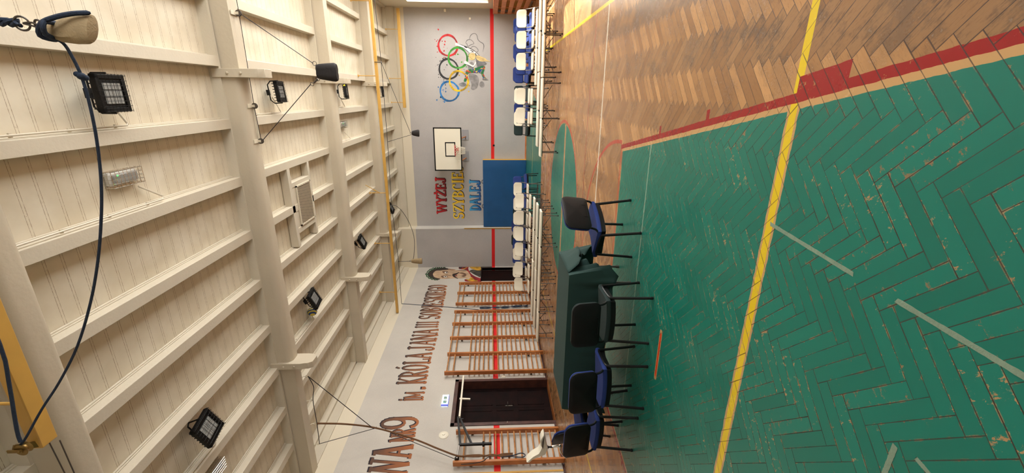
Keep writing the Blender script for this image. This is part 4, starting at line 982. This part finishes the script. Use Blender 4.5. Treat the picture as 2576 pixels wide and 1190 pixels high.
def tilt(vs, y, z, ang):
    m = Matrix.Translation((0, y, z)) @ Matrix.Rotation(ang, 4, 'X'); return [tuple(m @ Vector(v)) for v in vs]
def visitor_chair(loc, rz, label, fabric, name='visitor_chair', group='upholstered visitor chairs'):
    t = empty(name, loc, label, 'chair', group, rz)
    # seat cushion
    q = MB(); nx, ny = 12, 10; vs = []; fs = []
    def zt(u, v): return .455+.012*math.sin(math.pi*u)*math.sin(math.pi*v)-.03*max(0, v-.8)/.2-.018*(math.sin(math.pi*v))*(1-abs(2*u-1))
    for i in range(nx+1):
        for j in range(ny+1):
            u, v = i/nx, j/ny; sx = 1-.06*(abs(2*v-1)**4); vs.append(((u-.5)*.48*sx, -.2+.43*v, zt(u, v)+.012*abs(2*u-1)**2))
    m = (nx+1)*(ny+1)
    for i in range(nx):
        for j in range(ny): a = i*(ny+1)+j; fs.append((a, a+1, a+ny+2, a+ny+1))
    edge = [i*(ny+1) for i in range(nx+1)]+[nx*(ny+1)+j for j in range(1, ny+1)]+[i*(ny+1)+ny for i in range(nx-1, -1, -1)]+[j for j in range(ny-1, 0, -1)]
    k = len(edge); prev = list(edge)
    for sc_, dz in ((1.012, -.008), (1.02, -.022), (1.01, -.036), (.985, -.045)):
        cur = []
        for e in edge: x, y, z = vs[e]; cur.append(len(vs)); vs.append((x*sc_, .015+(y-.015)*sc_, z+dz))
        for a in range(k): fs.append((prev[a], prev[(a+1) % k], cur[(a+1) % k], cur[a]))
        prev = cur
    MB().add(vs, fs).build('seat', fabric, t)
    v2 = [(x*.97, y*.97, z-.008) for x, y, z in vs[-k:]]; v3 = [(x*.95, y*.95, z-.045) for x, y, z in v2]
    q = MB().add([(x, y, z+.01) for x, y, z in v2]+v3, [(a, (a+1) % k, (a+1) % k+k, a+k) for a in range(k)]+[tuple(range(2*k-1, k-1, -1))]); q.build('seat_pan', MBK, t)
    # legs
    for sx in (-1, 1):
        for y0, y1 in ((.17, .21), (-.15, -.2)):
            MB().tube([(sx*.235, y0, .42), (sx*.25, y1, .01)], .0148, 8).tube([(sx*.25, y1, 0), (sx*.25, y1, .022)], .017, 8).build('leg', MBM, t)
    q = MB()
    for sx in (-1, 1):
        q.tube([(sx*.235, .17, .41), (sx*.238, .12, .428), (sx*.24, -.1, .428), (sx*.235, -.15, .41)], .013, 8, smooth=4)
        q.tube([(sx*.225, .1, .43), (sx*.225, -.12, .44), (sx*.215, -.2, .47), (sx*.205, -.235, .53), (sx*.2, -.262, .68)], .012, 8, smooth=4)
    q.tube([(-.235, .13, .42), (.235, .13, .42)], .011, 8).tube([(-.235, -.12, .42), (.235, -.12, .42)], .011, 8); q.build('frame', MBM, t)
    # backrest: black shell behind, fabric pad in front
    ang = math.radians(8)
    vs, fs = shell(.47, .295, .05, .022, .03, .09); MB().add(tilt(vs, -.285, .53, ang), fs).build('back_shell', MBK, t)
    vs, fs = shell(.455, .285, .05, .035, .03, .085); MB().add(tilt(vs, -.262, .537, ang), fs).build('backrest', fabric, t)
    q = MB()
    pa = [(-.09, 0), (.09, 0), (.075, .14), (-.075, .14)]
    for a, b in zip(pa, pa[1:]+pa[:1]): q.tube([tuple((Matrix.Translation((0, -.287, .56)) @ Matrix.Rotation(ang, 4, 'X')) @ Vector((p[0], 0, p[1]))) for p in (a, b)], .003, 4)
    q.build('moulded_rib', MBK, t)
    return t
def folding_chair(loc, rz, label):
    t = empty('folding_chair', loc, label, 'chair', 'white folding chairs', rz)
    vs, fs = shell(.44, .27, .05, .022, .03, .1); MB().add(tilt(vs, -.215, .6, math.radians(12)), fs).build('backrest', MPW, t)
    q = MB(); P = rrect(.43, .4, .07, 5); n = len(P)
    for z, s in ((.425, .94), (.435, 1), (.45, 1), (.458, .96)): q.v += [(x*s, -.2+.2+(y-.2)*s+.0, z-.012*((y/.4) > .8)) for x, y in P]
    for i in range(3):
        for j in range(n): q.f.append((i*n+j, i*n+(j+1) % n, (i+1)*n+(j+1) % n, (i+1)*n+j))
    q.f += [tuple(range(n)), tuple(range(3*n, 4*n))]; q.build('seat', MPW, t)
    for sx in (-1, 1):
        x = sx*.225
        MB().tube([(x*.93, -.25, .84), (x, -.19, .62), (x, .0, .42), (x*1.02, .24, .015)], .0115, 8, smooth=3).build('front_leg', MDM, t)
        MB().tube([(x*.9, .06, .41), (x*.92, -.05, .3), (x*.95, -.25, .015)], .0105, 8).build('rear_leg', MDM, t)
    MB().tube([(-.22, .17, .13), (.22, .17, .13)], .009, 6).tube([(-.2, -.2, .11), (.2, -.2, .11)], .009, 6).tube([(-.2, .04, .405), (.2, .04, .405)], .009, 6).build('cross_bar', MDM, t)
    q = MB()
    for sx in (-1, 1): q.tube([(sx*.2295, .245, 0), (sx*.2295, .242, .03)], .016, 8).tube([(sx*.214, -.253, 0), (sx*.214, -.25, .03)], .015, 8)
    q.build('foot_cap', MBK, t)
    return t
ORD = ['first', 'second', 'third', 'fourth', 'fifth', 'sixth', 'seventh']
fc = None
ROWS = [('front row of the lower group', [(-3.03, 12.28, 188), (-3.58, 12.25, 180), (-4.08, 12.28, 188), (-4.6, 12.28, 186), (-5.25, 12.28, 186), (-5.79, 12.28, 188)]),
        ('second row of the lower group', [(-2.9, 13.2, 182), (-3.39, 13.2, 180), (-3.88, 13.2, 180), (-4.37, 13.2, 180), (-5.12, 13.2, 180), (-5.75, 13.2, 184)]),
        ('front row of the upper group', [(1.93, 12.5, 182), (1.4, 12.5, 180), (.85, 12.5, 180), (-.07, 12.5, 178), (-.6, 12.5, 178)]),
        ('second row of the upper group', [(-.06, 13.35, 178), (-.72, 13.35, 180)])]
for rname, L in ROWS:
    for i, (x, y, a) in enumerate(L):
        lab = 'white folding chair, %s, %s from the picture top' % (rname, ORD[i])
        if fc is None: fc = folding_chair((x, y, 0), R(a), lab)
        else: copy_tree(fc, (x, y, 0), R(a), lab)
vb = vg = None
BR = [('third row of the lower group', [(-2.84, 14.3, 200, 'b'), (-3.46, 14.2, 180, 'b'), (-4.05, 14.2, 180, 'g'), (-4.6, 14.2, 180, 'b'), (-5.14, 14.2, 182, 'b'), (-5.66, 14.2, 180, 'b')]),
      ('last row of the lower group', [(-4.75, 15.1, 180, 'b'), (-5.32, 15.1, 176, 'g')]),
      ('middle row of the upper group', [(1.92, 13.35, 180, 'b'), (1.38, 13.35, 180, 'b'), (.78, 13.35, 182, 'b')]),
      ('third row of the upper group', [(1.75, 14.2, 180, 'b'), (1.15, 14.2, 178, 'b'), (.56, 14.2, 180, 'b'), (.02, 14.15, 182, 'g'), (-.51, 14.15, 180, 'b'), (-1.05, 14.1, 184, 'g')]),
      ('last row of the upper group', [(2.1, 15.05, 182, 'b'), (1.32, 15.0, 180, 'b'), (.6, 15.0, 176, 'b')])]
for rname, L in BR:
    for i, (x, y, a, c) in enumerate(L):
        lab = '%s upholstered chair, %s, %s from the picture top' % ('blue' if c == 'b' else 'dark green', rname, ORD[i])
        if c == 'b':
            vb = visitor_chair((x, y, 0), R(a), lab, MBL) if vb is None else (copy_tree(vb, (x, y, 0), R(a), lab) and vb)
        else:
            vg = visitor_chair((x, y, 0), R(a), lab, MGU) if vg is None else (copy_tree(vg, (x, y, 0), R(a), lab) and vg)
# the tablet arm on the last green chair
def face(rear, front):
    r = Vector(rear); f = Vector(front); c = (r+f)/2; d = f-r; return (c.x, c.y, 0), math.atan2(d.y, d.x)-math.pi/2
NEAR = [('blue chair turned sideways at the end of the green table', face((-1.27, 4.455), (-1.615, 4.66)), 'b'),
        ('dark green chair with black back at the green table, between two blue ones', face((-2.16, 3.71), (-2.18, 4.125)), 'g'),
        ('blue chair with black back at the green table, beside the dark green one', face((-2.9, 3.64), (-2.925, 4.03)), 'b'),
        ('blue chair nearest the picture bottom edge, just past the end of the green table', face((-3.62, 3.75), (-3.58, 4.15)), 'b')]
for lab, (loc, rz), c in NEAR: copy_tree(vb if c == 'b' else vg, loc, rz, lab, 'chairs around the green table')
tc = copy_tree(vb, (-4.1, 4.6, 0), R(-32), 'blue chair with a white writing tablet on a chrome arm, behind the nearest chair', 'chairs around the green table')
inv = (Matrix.Translation((-4.1, 4.6, 0)) @ Matrix.Rotation(R(-32), 4, 'Z')).inverted()
Q = lambda x, y, Y=4.5: inv @ at(x, y, 1, Y)
T_ = lambda a, b: (1310+a/7, 1020+b/7)
prof = [(105, 1020), (130, 985), (215, 915), (320, 858), (352, 800), (378, 740), (352, 690), (356, 620), (378, 560), (412, 514), (428, 540), (440, 600), (458, 700), (470, 790), (440, 870), (330, 915), (200, 965), (130, 1028)]
W0 = [at(*T_(*p), 1, 4.42) for p in prof]; q = MB()
vsA = []; nn_ = len(W0)
for k, dy in enumerate((0, .02, .1, .12)):
    s = .93 if k in (0, 3) else 1; c = sum(W0, Vector())/nn_
    vsA += [tuple(inv @ (c+(p-c)*s+Vector((0, dy, 0)))) for p in W0]
# hollow it: a curved sheet following the top edge with thickness
top = [(105, 1020), (215, 918), (320, 858), (350, 800), (352, 690), (376, 565), (412, 514)]
bot = [(120, 1030), (235, 950), (345, 905), (420, 850), (470, 790), (458, 700), (436, 590), (420, 520)]
fsA = []
for k in range(3):
    for j in range(nn_): fsA.append((k*nn_+j, k*nn_+(j+1) % nn_, (k+1)*nn_+(j+1) % nn_, (k+1)*nn_+j))
fsA += [tuple(range(nn_)), tuple(range(3*nn_, 4*nn_))]
tb = MB().add(vsA, fsA).build('writing_tablet', MPW, tc); tb['label'] = 'curved white writing tablet'
slot = [(412, 540), (392, 590), (376, 650), (372, 720), (388, 770), (400, 735), (408, 660), (414, 590)]
q = MB(); pts = [inv @ (at(*T_(*p), 1, 4.40)) for p in slot]; q.add([tuple(p) for p in pts]+[tuple(inv @ (at(*T_(*p), 1, 4.44))) for p in slot], [tuple(range(8))]+[(i, (i+1) % 8, (i+1) % 8+8, i+8) for i in range(8)]); q.build('tablet_recess', MDM, tc)
MB().tube([Q(*T_(472, 735)), Q(*T_(490, 732)), Q(*T_(560, 732))], [.03, .012, .012], 10).build('tablet_stem', MBK, tc)
MB().tube([Q(*T_(555, 728)), Q(*T_(640, 715)), Q(*T_(700, 715))], .016, 8).tube([Q(*T_(690, 715)), Q(*T_(690, 770)), Q(*T_(730, 860)), Q(*T_(810, 925))], .012, 8, smooth=4).sphere(tuple(Q(*T_(690, 720))), .028, 12).build('chrome_arm', MCH, tc)

# ---------------------------------------------------------------- green covered table
TX0, TX1, TY0, TY1, TH = -3.66, -1.9, 4.27, 4.98, .74
tt = empty('folding_table', ((TX0+TX1)/2, (TY0+TY1)/2, 0), 'folding table with grey bent legs under a dark green cloth', 'table'); o = Vector(tt.location)
MB().box((TX0+.01-o.x, TY0+.01-o.y, TH-.05), (TX1-.01-o.x, TY1-.01-o.y, TH-.008)).build('table_top', MPW, tt, bevel=.01)
for x in (TX0+.2, TX1-.25):
    for y in (TY0+.13, TY1-.1):
        s = 1 if x > -2.8 else -1
        MB().tube([(x-o.x, y-o.y, TH-.05), (x+.02*s-o.x, y-o.y, .42), (x+.1*s-o.x, y-o.y, .3), (x+.1*s-o.x, y-o.y, .02)], .014, 8, smooth=4).tube([(x+.1*s-o.x, y-o.y, 0), (x+.1*s-o.x, y-o.y, .04)], .019, 8).build('leg', MDM, tt)
    MB().tube([(x+.01-o.x, TY0+.13-o.y, .45), (x+.01-o.x, TY1-.1-o.y, .45)], .01, 8).bar((x-o.x, 0, .42), (x-.3*(1 if x > -2.8 else -1)-o.x, 0, TH-.06), .03, .008).build('leg_brace', MDM, tt)
# cloth: top surface plus skirt with folds; z of the hem varies along the perimeter
def cloth():
    r = .012; zt = TH+.006; per = []
    def edge(a, b, n):
        for k in range(n): per.append(Vector(a).lerp(Vector(b), k/n))
    N1, N2 = 90, 36
    c = [(TX0-r, TY0-r, 0), (TX1+r, TY0-r, 0), (TX1+r, TY1+r, 0), (TX0-r, TY1+r, 0)]
    edge(c[0], c[1], N1); edge(c[1], c[2], N2); edge(c[2], c[3], N1); edge(c[3], c[0], N2)
    n = len(per); cen = Vector(((TX0+TX1)/2, (TY0+TY1)/2, 0)); vs = []; fs = []; K = 14
    def info(i):
        if i < N1: u = i/N1; nrm = Vector((0, -1, 0)); hem = .27+.02*math.sin(u*5); amp = .006+.03*max(0, u-.82)/.18+.02*max(0, .06-u)/.06; out = .015
        elif i < N1+N2: u = (i-N1)/N2; nrm = Vector((1, 0, 0)); hem = .33+.2*math.sin(math.pi*u)**2; amp = .03; out = .04+.05*u
        elif i < 2*N1+N2: u = (i-N1-N2)/N1; nrm = Vector((0, 1, 0)); hem = .3; amp = .012; out = .02
        else: u = (i-2*N1-N2)/N2; nrm = Vector((-1, 0, 0)); hem = .27; amp = .01; out = .01
        return u, nrm, hem, amp, out
    for i in range(n):
        u, nrm, hem, amp, out = info(i); cd = min((per[i]-Vector(q_)).length for q_ in c)
        cf = math.exp(-(cd/.07)**2); dirn = (nrm+(per[i]-cen).normalized()*cf*.9).normalized()
        for k in range(K+1):
            t = k/K; z = zt-(zt-(hem-.05*cf))*t
            w = amp*math.sin(i*.85+2.0*math.sin(i*.13))*t**1.2+out*t+(.055*cf)*t**.8
            p = per[i]+dirn*w; vs.append((p.x, p.y, z if k else zt))
    for i in range(n):
        for k in range(K): a = i*(K+1)+k; b = ((i+1) % n)*(K+1)+k; fs.append((a, b, b+1, a+1))
    k0 = len(vs); vs.append((cen.x, cen.y, zt))
    for i in range(n): fs.append((k0, ((i+1) % n)*(K+1), i*(K+1)))
    # drooping flap pulled out over the far end of the table
    f0 = len(vs)
    A = [(TX1+.0, TY0+.02, zt+.002), (TX1-.16, TY1, zt+.003), (TX1-.05, TY1+.01, zt+.004)]
    for s in range(9):
        for k in range(7):
            u, t = s/8, k/6
            x = TX1+.012+.15*t*math.sin(math.pi*(.25+.75*u)*.9)+.02*math.sin(s*2.1)*t; y = TY0+.05+(TY1-TY0-.05)*u+.03*t; z = zt+.002-(.12+.1*u)*t-.03*abs(math.sin(s*1.7))*t
            vs.append((x, y, z))
    for s in range(8):
        for k in range(6): a = f0+s*7+k; fs.append((a, a+7, a+8, a+1))
    return MB().add([tuple(Vector(v)-Vector((cen.x, cen.y, 0))) for v in vs], fs)
cl = cloth().build('tablecloth', MCL, loc=((TX0+TX1)/2, (TY0+TY1)/2, 0))
sd = cl.modifiers.new('thickness', 'SOLIDIFY'); sd.thickness = .003; sd.offset = 1
tag(cl, 'dark green cloth draped over the folding table with loose folds at one end', 'tablecloth')

# ---------------------------------------------------------------- tape on the floor
def tape(pts, w, label):
    q = MB(); P_ = [Vector(p) for p in pts]; L = []; Rr = []
    rnd = random.Random(len(label))
    n = 24
    seq = []
    tot = (P_[-1]-P_[0])
    for k in range(n+1): seq.append(P_[0]+tot*k/n)
    d = tot.normalized(); nn = Vector((-d.y, d.x, 0))
    for k, p in enumerate(seq):
        j = rnd.uniform(-.0012, .0012); L.append(p+nn*(w/2+j)+d*(rnd.uniform(-.006, .006) if k in (0, n) else 0)); Rr.append(p-nn*(w/2+j)+d*(rnd.uniform(-.006, .006) if k in (0, n) else 0))
    vs = [(p.x-P_[0].x, p.y-P_[0].y, .0012) for p in L]+[(p.x-P_[0].x, p.y-P_[0].y, .0012) for p in Rr]+[(p.x-P_[0].x, p.y-P_[0].y, .0002) for p in L]+[(p.x-P_[0].x, p.y-P_[0].y, .0002) for p in Rr]
    m = n+1; fs = []
    for k in range(n): fs += [(k, k+1, m+k+1, m+k), (2*m+k, k, k+1, 2*m+k+1)[::-1], (m+k, m+k+1, 3*m+k+1, 3*m+k)]
    q.add(vs, fs)
    tag(q.build('floor_tape', MTP, loc=(P_[0].x, P_[0].y, 0), smooth=False), label, 'tape', 'grey tape strips on the green floor')
tape([at(1938, 563, 2, 0), at(2146, 690, 2, 0)], .021, 'grey tape strip starting at the yellow line on the green floor')
tape([at(2256, 756, 2, 0), at(2640, 985, 2, 0)], .021, 'long torn grey tape strip running out of the picture on the green floor')
tape([at(2252, 1122, 2, 0), at(2222, 1200, 2, 0)], .023, 'short grey tape stub near the bottom edge, slanting away from its neighbour')
tape([at(2302, 1150, 2, 0), at(2345, 1200, 2, 0)], .018, 'short pointed grey tape piece at the bottom edge, nearest the camera')
